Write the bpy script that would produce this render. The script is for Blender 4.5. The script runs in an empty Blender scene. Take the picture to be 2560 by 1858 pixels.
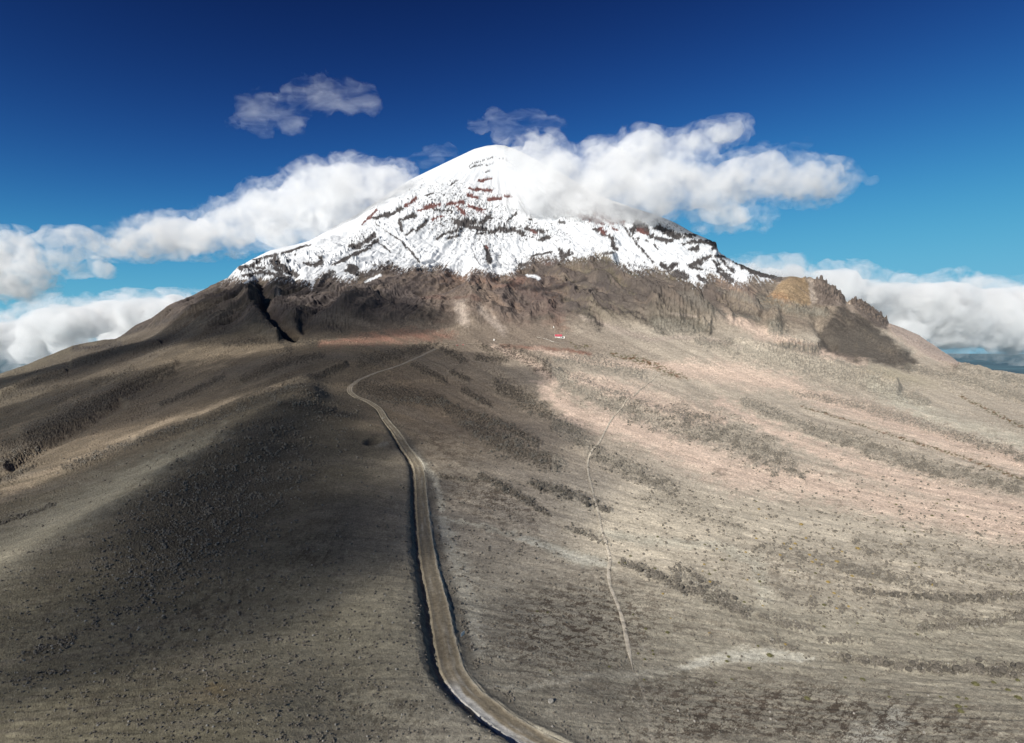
import bpy, math, random
import numpy as np
from mathutils import Vector

R = math.radians
rng = np.random.default_rng(7)
random.seed(7)
scene = bpy.context.scene
COL = scene.collection

# ------------------------------------------------------------------ camera, sky, sun, exposure
F = 1422.0            # focal length in photograph pixels (2560 px wide)
CX, HY = 1280.0, 878.0  # column of the view axis, row of the horizon
cam = bpy.data.cameras.new("camera")
cam.sensor_width = 36.0
cam.lens = 36.0 * F / 2560.0
cam.shift_y = (HY - 929.0) / 2560.0
cam.clip_start, cam.clip_end = 1.0, 400000.0
cam_ob = bpy.data.objects.new("camera", cam)
cam_ob.location = (0, 0, 0)
cam_ob.rotation_euler = (R(90), 0, 0)
COL.objects.link(cam_ob)
scene.camera = cam_ob

SUN_AZ, SUN_EL = 213.0, 31.0     # azimuth clockwise from +Y, elevation
world = bpy.data.worlds.new("World")
scene.world = world
world.use_nodes = True
nt = world.node_tree
bg = nt.nodes["Background"]
sky = nt.nodes.new("ShaderNodeTexSky")
sky.sky_type = 'NISHITA'
sky.sun_disc = False
sky.sun_elevation = R(SUN_EL)
sky.sun_rotation = R(SUN_AZ)
sky.altitude = 4800.0
sky.air_density = 1.0
sky.dust_density = 0.0
sky.ozone_density = 1.4
sep = nt.nodes.new("ShaderNodeSeparateColor")      # the camera's colour response, channel by channel
com = nt.nodes.new("ShaderNodeCombineColor")
nt.links.new(sky.outputs[0], sep.inputs[0])
def _m(op, a, b):
    n = nt.nodes.new("ShaderNodeMath"); n.operation = op
    for k_, v_ in enumerate((a, b)):
        if isinstance(v_, (int, float)): n.inputs[k_].default_value = v_
        else: nt.links.new(v_, n.inputs[k_])
    return n.outputs[0]
for ch, (a_, b_, p_) in enumerate(((.2182, .0898, 2.6), (.2421, .0399, 3.2), (.156, .01838, 3.2))):
    pw = _m('POWER', sep.outputs[ch], p_)
    nt.links.new(_m('DIVIDE', _m('MULTIPLY', pw, a_), _m('ADD', _m('MULTIPLY', pw, b_), 1.0)), com.inputs[ch])
nt.links.new(com.outputs[0], bg.inputs["Color"])
bg.inputs["Strength"].default_value = 0.055

sl = bpy.data.lights.new("sun", 'SUN')
sl.energy = 5.0
sl.angle = R(0.5)
sl.color = (1.0, 0.955, 0.88)
sun_ob = bpy.data.objects.new("sun", sl)
to_sun = Vector((math.sin(R(SUN_AZ)) * math.cos(R(SUN_EL)), math.cos(R(SUN_AZ)) * math.cos(R(SUN_EL)), math.sin(R(SUN_EL))))
sun_ob.rotation_euler = to_sun.to_track_quat('Z', 'Y').to_euler()
sun_ob.location = (0, -300, 600)
COL.objects.link(sun_ob)

scene.view_settings.view_transform = 'Standard'
scene.view_settings.look = 'None'
scene.view_settings.exposure = 0.58
scene.view_settings.gamma = 1.0
scene.cycles.use_denoising = True
scene.cycles.use_adaptive_sampling = True
scene.cycles.adaptive_threshold = 0.02
scene.cycles.max_bounces = 10
scene.cycles.diffuse_bounces = 2
scene.cycles.glossy_bounces = 1
scene.cycles.transparent_max_bounces = 48
scene.cycles.volume_bounces = 9
scene.cycles.volume_step_rate = 0.35
scene.cycles.volume_max_steps = 256

# ------------------------------------------------------------------ noise
_perm = np.arange(256)
np.random.default_rng(11).shuffle(_perm)
_perm = np.concatenate([_perm, _perm, _perm]).astype(np.int32)
_ang = np.random.default_rng(12).uniform(0, 2 * np.pi, 256)
_gx, _gy = np.cos(_ang).astype(np.float32), np.sin(_ang).astype(np.float32)
_g3 = np.random.default_rng(13).normal(size=(256, 3)).astype(np.float32)
_g3 /= np.linalg.norm(_g3, axis=1, keepdims=True)

def perlin(x, y, seed=0):
    x = np.asarray(x, np.float32) + np.float32(seed * 17.31)
    y = np.asarray(y, np.float32) + np.float32(seed * 9.77)
    x0 = np.floor(x); y0 = np.floor(y)
    fx = x - x0; fy = y - y0
    xi = x0.astype(np.int32) & 255; yi = y0.astype(np.int32) & 255
    u = fx * fx * fx * (fx * (fx * 6 - 15) + 10); v = fy * fy * fy * (fy * (fy * 6 - 15) + 10)
    a = _perm[xi] + yi; b = _perm[xi + 1] + yi
    h00 = _perm[a]; h01 = _perm[a + 1]; h10 = _perm[b]; h11 = _perm[b + 1]
    n00 = _gx[h00] * fx + _gy[h00] * fy
    n10 = _gx[h10] * (fx - 1) + _gy[h10] * fy
    n01 = _gx[h01] * fx + _gy[h01] * (fy - 1)
    n11 = _gx[h11] * (fx - 1) + _gy[h11] * (fy - 1)
    n0 = n00 + u * (n10 - n00); n1 = n01 + u * (n11 - n01)
    return (n0 + v * (n1 - n0)) * np.float32(1.5)

def fbm(x, y, octaves=4, seed=0, gain=0.5, lac=2.03):
    t = 0; a = 1.0; s = 0; f = 1.0
    for k in range(octaves):
        t = t + a * perlin(x * f, y * f, seed + k * 3)
        s += a; a *= gain; f *= lac
    return t / s

def ridged(x, y, octaves=4, seed=0, gain=0.5, lac=2.07):
    t = 0; a = 1.0; s = 0; f = 1.0
    for k in range(octaves):
        t = t + a * (1 - 2 * np.abs(perlin(x * f, y * f, seed + k * 3)))
        s += a; a *= gain; f *= lac
    return t / s

def perlin3(x, y, z, seed=0):
    x = x + seed * 13.7; y = y + seed * 5.1; z = z + seed * 7.9
    x0 = np.floor(x); y0 = np.floor(y); z0 = np.floor(z)
    fx = x - x0; fy = y - y0; fz = z - z0
    xi = x0.astype(np.int32) & 255; yi = y0.astype(np.int32) & 255; zi = z0.astype(np.int32) & 255
    f5 = lambda t: t * t * t * (t * (t * 6 - 15) + 10)
    u, v, w = f5(fx), f5(fy), f5(fz)
    def g(dx, dy, dz):
        h = _perm[_perm[_perm[xi + dx] + yi + dy] + zi + dz]
        gg = _g3[h]
        return gg[..., 0] * (fx - dx) + gg[..., 1] * (fy - dy) + gg[..., 2] * (fz - dz)
    l = lambda a, b, t: a + t * (b - a)
    return 1.5 * l(l(l(g(0,0,0), g(1,0,0), u), l(g(0,1,0), g(1,1,0), u), v), l(l(g(0,0,1), g(1,0,1), u), l(g(0,1,1), g(1,1,1), u), v), w)

def sstep(e0, e1, x):
    t = np.clip((x - e0) / (e1 - e0), 0, 1)
    return t * t * (3 - 2 * t)

# ------------------------------------------------------------------ helpers for objects
def tag(o, label=None, cat=None, group=None, kind=None):
    if label: o["label"] = label
    if cat: o["category"] = cat
    if group: o["group"] = group
    if kind: o["kind"] = kind
    return o

def mesh_from(name, verts, faces, mat=None, smooth=True):
    """verts (n,3); faces (m,3) or (m,4) int array"""
    me = bpy.data.meshes.new(name)
    v = np.ascontiguousarray(verts, np.float32); f = np.ascontiguousarray(faces, np.int32)
    n, k = f.shape
    me.vertices.add(len(v)); me.vertices.foreach_set("co", v.ravel())
    me.loops.add(n * k); me.loops.foreach_set("vertex_index", f.ravel())
    me.polygons.add(n)
    me.polygons.foreach_set("loop_start", np.arange(0, n * k, k, dtype=np.int32))
    me.polygons.foreach_set("use_smooth", np.full(n, smooth, dtype=bool))
    me.update(calc_edges=True)
    if mat: me.materials.append(mat)
    return me

def obj(name, me, parent=None, loc=None):
    o = bpy.data.objects.new(name, me)
    COL.objects.link(o)
    if parent is not None: o.parent = parent
    if loc is not None: o.location = loc
    return o

# ------------------------------------------------------------------ terrain: control points (column, row, depth)
CP = [
 # bottom of the frame
 (0,1858,123),(350,1858,120),(700,1858,119),(1060,1858,128),(1365,1858,131),(1700,1858,140),(2100,1858,150),(2560,1858,160),
 # left hill crest and flanks
 (745,985,640),(600,1120,425),(300,1330,262),(100,1480,201),(0,1560,179),
 (850,1300,290),(900,1130,440),(600,1450,212),(400,1650,158),(800,1650,162),
 (0,1250,470),(300,1130,570),(500,1030,745),(0,1370,285),(200,1000,1110),(0,1050,1120),(400,960,1150),(0,960,1740),(300,900,1500),(500,900,1300),(650,880,1280),(640,930,1000),
 # along the road
 (1060,1581,183),(1055,1278,320),(1010,1125,460),(955,1042,630),(873,975,830),(925,937,970),(1090,870,1300),
 # middle
 (1200,950,880),(1200,1100,470),(1250,1300,312),(1300,1500,224),(1400,900,1150),(1250,845,1520),(1400,845,1500),(1000,835,1580),(800,845,1480),
 # right half
 (1500,900,1190),(1500,1000,760),(1500,1100,515),(1500,1300,322),(1500,1600,194),
 (1800,950,1090),(1800,1050,665),(1800,1200,435),(1800,1500,236),(1800,1700,183),
 (2200,1000,1050),(2200,1200,480),(2200,1500,257),(2200,1700,196),
 (2560,1000,1290),(2560,1150,620),(2560,1400,322),(2560,1700,201),
 (1700,860,1480),(1900,870,1480),(1700,800,1950),(1900,800,2000),(2110,890,1700),(2300,950,1430),
 # skyline
 (0,934,2400),(61,914,2600),(182,862,2700),(300,842,2500),(341,812,2600),(417,767,2800),(493,733,3000),(569,695,3200),(637,649,3400),(727,615,3600),(774,602,3700),(891,536,4000),(1024,450,4300),(1134,397,4600),(1240,362,4800),(1300,375,4850),(1400,430,4800),(1500,490,4700),(1642,538,4400),(1737,585,4200),(1793,618,4000),(1838,651,3900),(1883,673,3800),(1950,694,3500),(1990,691,3050),(2051,691,3000),(2104,730,2950),(2121,752,2900),(2181,768,2800),(2220,802,2800),(2261,822,2900),(2341,868,2800),(2406,909,2700),
 (2372,912,1900),(2453,920,1750),(2560,936,1600),
 # faces of the mountain
 (1250,690,2900),(1250,560,3700),(1250,460,4250),(1250,780,2100),(1000,700,2700),(1000,560,3600),(800,700,2700),(800,780,2050),(600,780,2050),(450,820,2100),
 (1500,690,2700),(1500,600,3400),(1500,780,2050),(1700,640,3500),(1700,720,2600),(1850,740,2700),(2000,760,2600),(2110,760,2250),(2200,840,2100),
 # outside the frame
 (-700,1858,125),(-700,1400,270),(-700,1130,700),(-700,1020,1700),(-700,1000,3200),
 (3300,1858,180),(3300,1400,350),(3300,1150,720),(3300,1030,1500),(3300,1010,3000),
 (-1500,1500,200),(-1500,1000,2500),(4000,1500,230),(4000,1020,2500),
]
for p in range(-1500, 4001, 500):
    CP.append((p, 1060, 9500)); CP.append((p, 1010, 6600))
    CP.append((p, 2900, 62))
CPa = np.array(CP, float)
cu = CPa[:, 0] / F; cv = np.log(CPa[:, 2]) * 0.9; cpv = (CPa[:, 1] - HY)
def tps(r2):
    return 0.5 * r2 * np.log(r2 + 1e-12)
def rbf_fit():
    n = len(cu)
    d2 = (cu[:, None] - cu[None]) ** 2 + (cv[:, None] - cv[None]) ** 2
    K = tps(d2) + np.eye(n) * 2e-4
    P = np.stack([np.ones(n), cu, cv], 1)
    A = np.block([[K, P], [P.T, np.zeros((3, 3))]])
    # fit height-ish quantity: row offset times depth^0.5 keeps near and far balanced
    return np.linalg.solve(A, np.concatenate([cpv, np.zeros(3)]))
W = rbf_fit()
def rbf_eval(u, v):
    out = np.full(u.shape, W[-3]) + W[-2] * u + W[-1] * v
    for i in range(len(cu)):
        out += W[i] * tps((u - cu[i]) ** 2 + (v - cv[i]) ** 2)
    return out

PX = np.concatenate([np.linspace(-1400, -60, 110, endpoint=False), np.linspace(-60, 2620, 1700), np.linspace(2620, 3960, 111)[1:]])
YR = np.concatenate([np.geomspace(62, 112, 26, endpoint=False), np.geomspace(112, 1000, 900, endpoint=False), np.geomspace(1000, 5200, 880, endpoint=False), np.geomspace(5200, 9500, 50)])
NC, NR = len(PX), len(YR)
# coarse evaluation, then bilinear-cubic upsampling
cPX = np.linspace(-1400, 3960, 500); cV = np.linspace(math.log(62), math.log(9500), 420)
gu, gv = np.meshgrid(cPX / F, cV * 0.9)
coarse = rbf_eval(gu, gv)
def cubic_w(t):
    return np.stack([-0.5*t+t*t-0.5*t**3, 1-2.5*t*t+1.5*t**3, 0.5*t+2*t*t-1.5*t**3, -0.5*t*t+0.5*t**3])
def up_axis0(a, pos):
    i = np.clip(np.floor(pos).astype(int), 0, a.shape[0] - 2); t = pos - i
    w = cubic_w(t); out = 0
    for k in range(4):
        out = out + w[k][:, None] * a[np.clip(i + k - 1, 0, a.shape[0] - 1)]
    return out
PY = up_axis0(coarse, (np.log(YR) - cV[0]) / (cV[1] - cV[0]))
PY = up_axis0(PY.T.copy(), (PX - cPX[0]) / (cPX[1] - cPX[0])).T + HY      # photograph row of every terrain point

# exact skyline
SKY = np.array([(-1400,1010),(-700,985),(-200,955),(0,934),(61,914),(114,892),(182,864),(243,852),(292,846),(303,839),(341,812),(379,795),(417,767),(493,733),(550,703),(569,695),(594,668),(635,646),(676,626),(727,615),(774,602),(834,567),(891,536),(1024,450),(1134,397),(1185,373),(1215,365),(1240,362),(1262,364),(1300,378),(1400,430),(1500,490),(1580,518),(1642,538),(1688,557),(1737,585),(1778,600),(1790,608),(1796,630),(1812,640),(1838,655),(1883,674),(1946,693),(1990,691),(2014,693),(2040,695),(2055,694),(2076,708),(2104,730),(2115,750),(2127,751),(2138,741),(2156,748),(2181,768),(2206,784),(2222,806),(2261,822),(2298,838),(2341,868),(2400,906),(2453,917),(2487,926),(2524,929),(2560,936),(3000,1000),(3960,1020)], float)
tgt = np.interp(PX, SKY[:, 0], SKY[:, 1])
am = PY[400:].argmin(axis=0) + 400
cur = PY[am, np.arange(NC)]
ysk = YR[am]
k = np.ones(25) / 25
lys = np.convolve(np.pad(np.log(ysk), 12, mode='edge'), k, mode='valid')
wgt = sstep(-0.55, -0.02, np.log(YR)[:, None] - lys[None])
PY = PY + (tgt - cur)[None] * wgt
print("sky delta", np.abs((tgt - cur)[110:1400]).max(), np.median(ysk))

SX = np.broadcast_to(PX[None], (NR, NC))
cm = np.minimum.accumulate(PY, axis=0)
VIS = sstep(14, 3, PY - cm).astype(np.float32)    # faces that can be seen at all
VISR = sstep(90, 4, PY - cm).astype(np.float32)
XW = (SX - CX) / F * YR[:, None]
YW = np.broadcast_to(YR[:, None], (NR, NC))
ZW = (HY - PY) / F * YR[:, None]
XW32, YW32 = XW.astype(np.float32), YW.astype(np.float32)
SX32, SY32 = SX.astype(np.float32), PY.astype(np.float32)

def stroke(pts, w, soft=0.5, rough=1.0, vis=True):
    """soft mask of a polyline band; w = half width (one value or one per point), px of the photograph"""
    pts = np.array(pts, float)
    ws = np.full(len(pts), w, float) if np.isscalar(w) else np.array(w, float)
    m = ws.max() * 2.2 + 6
    c0, c1 = np.searchsorted(PX, [pts[:, 0].min() - m, pts[:, 0].max() + m])
    out = np.zeros((NR, NC), np.float32)
    if c1 <= c0: return out
    py = PY[:, c0:c1]
    rows = np.where(((py > pts[:, 1].min() - m) & (py < pts[:, 1].max() + m)).any(axis=1))[0]
    if len(rows) == 0: return out
    r0, r1 = rows[0], rows[-1] + 1
    sl_ = (slice(r0, r1), slice(c0, c1))
    amp = np.clip(ws.max() * 0.7, 3.2, 26) * rough
    x = SX32[sl_] + wA[sl_] * amp * 1.6 + wF[sl_] * np.clip(ws.max() * .8, 2.2, 5) * rough
    y = SY32[sl_] + wB[sl_] * amp + wG[sl_] * np.clip(ws.max() * .9, 3.0, 7) * rough
    best = np.full(x.shape, 9.0, np.float32)
    if len(pts) == 1:
        pts = np.array([pts[0], pts[0] + [0.01, 0]]); ws = np.array([ws[0], ws[0]])
    for i in range(len(pts) - 1):
        a, b = pts[i], pts[i + 1]
        d = b - a; L2 = (d ** 2).sum()
        t = np.clip(((x - a[0]) * d[0] + (y - a[1]) * d[1]) / L2, 0, 1)
        dist = np.hypot(x - a[0] - t * d[0], y - a[1] - t * d[1])
        best = np.minimum(best, dist / (ws[i] + t * (ws[i + 1] - ws[i])))
    best = best * (1 + .5 * wF[sl_] * min(rough, 1) ** 2)
    res = sstep(1 + soft, 1 - soft, best)
    if vis: res = res * VIS[sl_]
    out[sl_] = res
    return out

def ell(cx, cy, rx, ry, ang=0, soft=0.5, rough=1.0, vis=True):
    out = np.zeros((NR, NC), np.float32)
    m = max(rx, ry) * (1 + soft) * 1.3 + 4
    c0, c1 = np.searchsorted(PX, [cx - m, cx + m])
    if c1 <= c0: return out
    py = PY[:, c0:c1]
    rows = np.where(((py > cy - m) & (py < cy + m)).any(axis=1))[0]
    if len(rows) == 0: return out
    sl_ = (slice(rows[0], rows[-1] + 1), slice(c0, c1))
    amp = min(min(rx, ry) * 0.6, 30) * rough
    x = SX32[sl_] - cx + wA[sl_] * amp * 1.5; y = SY32[sl_] - cy + wB[sl_] * amp
    ca, sa = math.cos(R(ang)), math.sin(R(ang))
    d = np.hypot((x * ca + y * sa) / rx, (-x * sa + y * ca) / ry)
    res = sstep(1 + soft, 1 - soft, d)
    if vis: res = res * VIS[sl_]
    out[sl_] = res
    return out

def many(fn, items, **kw):
    out = np.zeros((NR, NC), np.float32)
    for it in items:
        out = np.maximum(out, fn(*it, **kw))
    return out

def poly(pts, soft=3.0, rough=1.0, vis=True):
    """mask of a polygon drawn in pixels of the photograph"""
    pts = np.array(pts, float); out = np.zeros((NR, NC), np.float32); m = 14
    c0, c1 = np.searchsorted(PX, [pts[:, 0].min() - m, pts[:, 0].max() + m])
    py = PY[:, c0:c1]
    rows = np.where(((py > pts[:, 1].min() - m) & (py < pts[:, 1].max() + m)).any(axis=1))[0]
    if len(rows) == 0: return out
    sl_ = (slice(rows[0], rows[-1] + 1), slice(c0, c1))
    x = SX32[sl_] + (wA[sl_] * 5 + wF[sl_] * 4) * rough; y = SY32[sl_] + (wB[sl_] * 5 + wF[sl_] * 2) * rough
    ins = np.zeros(x.shape, bool); d2 = np.full(x.shape, 1e9, np.float32)
    for a, b in zip(pts, np.roll(pts, -1, axis=0)):
        ins ^= ((a[1] > y) != (b[1] > y)) & (x < (b[0] - a[0]) * (y - a[1]) / (b[1] - a[1] + 1e-9) + a[0])
        d = b - a; t = np.clip(((x - a[0]) * d[0] + (y - a[1]) * d[1]) / (d ** 2).sum(), 0, 1)
        d2 = np.minimum(d2, np.hypot(x - a[0] - t * d[0], y - a[1] - t * d[1]))
    res = sstep(-soft, soft, np.where(ins, d2, -d2))
    out[sl_] = res * VIS[sl_] if vis else res
    return out

def make_masks():
    # warp used to roughen the outline of every painted or raised patch (in px of the photograph)
    wA = fbm(SX32 / 34, SY32 / 16, 4, 21); wB = fbm(SX32 / 34, SY32 / 16, 4, 41)
    wF = fbm(SX32 / 7, SY32 / 5, 3, 61)

    wG = fbm(SX32 / 9 + 31, SY32 / 7, 3, 64)
    globals().update(wA=wA, wB=wB, wF=wF, wG=wG)
    # ------------------------------------------------------------------ masks
    # blocky lava and boulder fields
    RUB = [
     ([(906,907),(1000,885),(1082,862)],[16,12,9]), ([(1206,868),(1300,888),(1375,930),(1506,990),(1700,1061),(1790,1090)],[8,12,17,24,32,20]),
     ([(1105,873),(1157,900)],9), ([(1190,893),(1260,898)],8), ([(1386,896),(1480,905),(1600,930)],[9,14,12]), ([(890,965),(980,985),(1112,1005)],[14,22,12]), ([(1030,911),(1112,952)],7),
     ([(1131,930),(1169,949)],6), ([(1157,975),(1225,1012)],7), ([(1243,960),(1310,1000),(1375,1042)],[14,22,10]), ([(1112,1012),(1180,1060),(1255,1110),(1393,1162)],[12,20,24,18]),
     ([(1393,1061),(1440,1085),(1487,1125)],[16,20,14]), ([(1135,1018),(1250,1060),(1340,1105)],[6,10,10]), ([(1206,1192),(1290,1235),(1375,1290)],[8,9,5]), ([(1337,1211),(1430,1240),(1517,1275)],[10,14,10]), ([(1480,1130),(1570,1170),(1675,1220)],[14,20,14]),
     ([(1412,1320),(1470,1335),(1525,1362)],[5,7,5]), ([(1551,1403),(1620,1430),(1710,1475)],[6,10,12]), ([(1700,1440),(1790,1490),(1870,1536)],[20,20,8]), ([(1900,1540),(1980,1560),(2040,1580)],[6,9,5]),
     ([(2090,1642),(2190,1655),(2270,1665),(2400,1672),(2600,1680)],[8,8,10,10,14]), ([(1925,1600),(1990,1625)],6),
     ([(2136,1478),(2250,1490),(2400,1497),(2600,1490)],[5,5,8,8]), ([(2306,1570),(2440,1560),(2600,1535)],[10,9,10]), ([(2050,1600),(2180,1606)],5), ([(2100,1420),(2250,1455),(2350,1462)],[7,9,5]),
     ([(1740,852),(1840,872),(1927,890),(2117,938),(2230,975),(2310,1005)],[8,18,22,24,22,10]), ([(1938,823)],[20]), ([(1960,862),(2040,875)],9),
     ([(1690,1030),(1790,1075),(1900,1130),(2000,1184)],[20,30,34,14]), ([(1850,1000),(1930,1030),(2003,1062)],[8,14,8]), ([(2003,1065),(2150,1110),(2307,1168),(2580,1225)],[12,18,20,14]), ([(1985,982),(2130,1010),(2270,1050),(2400,1090),(2580,1150)],[6,10,12,14,10]),
     ([(2270,918),(2400,945),(2580,1000)],[8,14,14]), ([(2380,912),(2480,940),(2580,960)],[5,10,18]),
     ([(1700,733),(1750,755),(1815,790)],[8,14,10]), ([(1833,786),(1897,797)],5), ([(1795,725),(1860,740),(1920,765)],[6,9,8]), ([(1640,815),(1700,818),(1760,825)],[16,18,10]), ([(1900,745),(2000,775),(2060,780)],[10,12,10]),
     ([(182,911),(230,892),(288,881),(398,862)],[6,7,7,5]), ([(0,998),(95,953),(160,934)],[10,9,6]), ([(-60,1170),(60,1115),(170,1050),(303,980),(436,922)],[18,26,24,18,8]), ([(160,1169),(341,1104),(531,1047),(702,980),(860,915)],[8,9,10,9,9]),
     ([(607,949),(720,903),(800,890)],[8,9,6]), ([(230,960),(330,925)],8), ([(560,860),(680,850),(790,855)],[6,9,6]), ([(-60,1215),(30,1190),(80,1168)],6), ([(-30,1318),(60,1290),(133,1263)],4), ([(700,1010),(790,1020),(860,1040)],[8,12,6]),
     ([(40,985),(140,968)],5), ([(400,1010),(520,960),(560,940)],[5,7,5]), ([(690,830),(720,870)],10), ([(1100,1190),(1190,1205)],[4,4]),
    ]
    rub = many(stroke, RUB, soft=0.75)
    hill = ell(560, 1230, 330, 120, -42, 0.7)          # stony crown of the hill beside the road, partly painted shade
    RUBL = [([(1900,1370),(2050,1400),(2200,1430)],[14,16,14]), ([(1620,1240),(1760,1280),(1850,1330)],[20,24,14]), ([(2150,1360),(2400,1400),(2600,1430)],[18,22,18]), ([(2200,1520),(2400,1530)],[14,14]), ([(1950,1480),(2100,1530)],[14,14]), ([(60,1640),(180,1600)],10), ([(30,1700),(170,1680)],6)]
    rubl = many(stroke, RUBL, soft=0.8) * 0.55

    # flow direction of the ash streaks: they fan out downhill on both sides of the road
    xr = SX32 - 850
    along = np.where(xr > 0, 1.0, 1.0)
    slope_r = 0.42 * np.clip(1.25 - (SY32 - 900) / 900, 0.2, 1.1)
    psi = SY32 - slope_r * np.sqrt(xr * xr + 90 ** 2) 
    st1 = fbm(psi / 13, SX32 / 150, 4, 5)
    st2 = fbm(psi / 34 + 7, SX32 / 330, 4, 9)
    sp = fbm(XW32 / 7.0, YW32 / 9.0, 3, 14)              # metre-scale mottling

    # dark heath streaks
    hz = fbm(SX32 / 30 + wA, (SY32 - 0.12 * SX32) / 9 + .8 * wF, 6, 71, gain=0.78)
    heath_zone = np.maximum.reduce([ell(1440, 1570, 230, 120, -8, .6), ell(2000, 1790, 520, 80, 6, .5)*.9, ell(1230, 1250, 140, 50, 20, .7)*.9, ell(1300,1345,120,25,15,.7)*.5, ell(1830,1790,300,60,-10,.6), ell(2050,1430,260,60,5,.7)*.5, ell(1120,1110,90,60,25,.7)*.7, ell(1700,1560,200,40,10,.7)*.5])
    hz3 = fbm((SX32 - 1500 + .9 * (SY32 - 1700)) / 24 + 1.3 * wB, (SY32 - .25 * SX32) / 60 + .9 * wA, 6, 76, gain=.74)
    heath = heath_zone * sstep(-0.03, 0.12, hz + .5 * hz3 * sstep(1660, 1740, SY32))
    heath = np.maximum(heath, ell(2050, 1790, 560, 85, 6, .6) * sstep(.0, .16, hz3 + .6 * hz))
    hz2 = fbm((SX32 + SY32) / 26, (SX32 - SY32) / 52 + 5, 6, 81, gain=0.78)
    heath_l = np.maximum.reduce([ell(520, 1520, 260, 70, -32, .7), ell(760, 1400, 140, 60, -40, .7), ell(300, 1720, 200, 50, -25, .7) * .7, ell(950,1790,160,60,20,.7)*.8, ell(120,1560,140,90,-30,.7)*.6]) * sstep(0.0, 0.14, hz2)

    pink = many(stroke, [
     ([(1690,920),(1830,935),(1985,962)],[14,26,17]), ([(1985,975),(2080,1005),(2230,1055),(2400,1110),(2580,1165)],[14,20,23,26,26]),
     ([(1440,945),(1580,985),(1700,1035),(1810,1052)],[14,23,32,12]), ([(1356,964),(1435,1035),(1562,1069),(1700,1125),(1850,1185),(2050,1215),(2250,1265),(2580,1330)],[12,23,26,32,38,32,32,32]),
     ([(1790,1000),(1900,1060),(2060,1130),(2200,1180),(2400,1240),(2580,1290)],[12,12,17,23,29,32]), ([(1230,865),(1330,905),(1390,960)],[6,9,12]), ([(1330,870),(1480,905),(1700,920)],[6,7,12]),
     ([(1800,780),(1900,830),(2000,865),(2160,905)],[10,14,10,9]), ([(2230,815),(2300,850),(2380,900)],[14,23,14])], soft=0.98)
    pale = many(stroke, [
     ([(1180,1706),(1297,1721),(1495,1687),(1590,1691),(1710,1669),(1800,1640),(1870,1615)],[4,6,7,9,10,9,6]), ([(1700,1670),(1820,1640),(1920,1638),(2030,1648)],[8,14,16,5]),
     ([(1078,1289),(1191,1312),(1305,1346),(1457,1399),(1525,1411)],[4,5,8,16,10]), ([(1700,1358),(1795,1365),(1890,1403),(1912,1500)],[8,10,16,14]), ([(1500,1330),(1600,1350),(1700,1358)],[8,12,10]),
     ([(1100,1300),(1150,1420),(1180,1520),(1200,1620)],[8,22,24,20]), ([(1030,1130),(1090,1200),(1105,1270)],[6,8,8]), ([(2180,960),(2350,1060),(2580,1120)],[14,26,24])], soft=0.9)
    palew = many(stroke, [([(1710,1669),(1800,1645),(1920,1638),(2030,1648)],[6,10,14,4]), ([(1305,1346),(1457,1399),(1525,1411)],[5,11,8]), ([(2240,1800),(2160,1858)],[26,36])], soft=0.9)
    red = many(stroke, [([(800,862),(900,850),(1000,842),(1130,838)],[7,12,14,9]), ([(1254,865),(1380,872),(1480,885)],[4,5,4])], soft=0.95)
    knolls = many(stroke, [([(1470,700),(1500,678),(1530,695)],[14,20,12]), ([(1490,730),(1515,745)],[12,12]), ([(1420,760),(1480,790)],[11,11]), ([(1560,720),(1600,745),(1650,765)],[12,16,12]), ([(1640,800),(1700,800),(1770,825)],[16,20,12]),
        ([(1700,733),(1750,752),(1810,785)],[12,16,10]), ([(1830,770),(1890,795)],[10,12]), ([(1300,690),(1350,680),(1400,665)],[8,10,8]), ([(1938,815)],[18]), ([(1960,862),(2040,875)],[10,10]), ([(1900,740),(1980,772),(2060,785)],[9,12,10]), ([(1540,655),(1600,690),(1660,725)],[8,10,8]), ([(1330,800),(1380,790)],[7,7])], soft=.95, rough=.7)
    ochre = poly([(1903,759),(1925,735),(1950,706),(1985,690),(2010,694),(2022,718),(2026,762),(1990,769)])
    cone = poly([(2040,868),(2052,830),(2075,790),(2106,764),(2135,775),(2180,808),(2230,848),(2296,906),(2270,924),(2200,908),(2120,900)], 9, 2.6)
    crag = np.maximum(poly([(2032,704),(2050,684),(2076,700),(2104,726),(2119,752),(2112,767),(2045,760),(2038,730)], 2), poly([(2126,756),(2138,734),(2158,744),(2182,764),(2207,780),(2224,803),(2216,824),(2190,815),(2150,787)], 2))
    sand_r = poly([(2222,806),(2262,818),(2298,834),(2341,864),(2404,908),(2330,898),(2280,862),(2228,824)], 3)
    scree = many(stroke, [([(1946,700),(1955,740)],6), ([(2026,700),(2030,750)],[5,9]), ([(2122,760),(2135,790)],7), ([(2240,820),(2330,870),(2395,905)],[10,16,8]), ([(1620,850),(1700,843),(1790,850),(1850,870)],[4,5,4,5]), ([(1678,783),(1740,792)],3),
                         ([(1200,770),(1230,800),(1260,830)],8), ([(1150,760),(1160,800)],12), ([(690,720),(697,740)],6), ([(1450,790),(1560,830),(1640,850)],[5,7,5])], soft=0.9)
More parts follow.
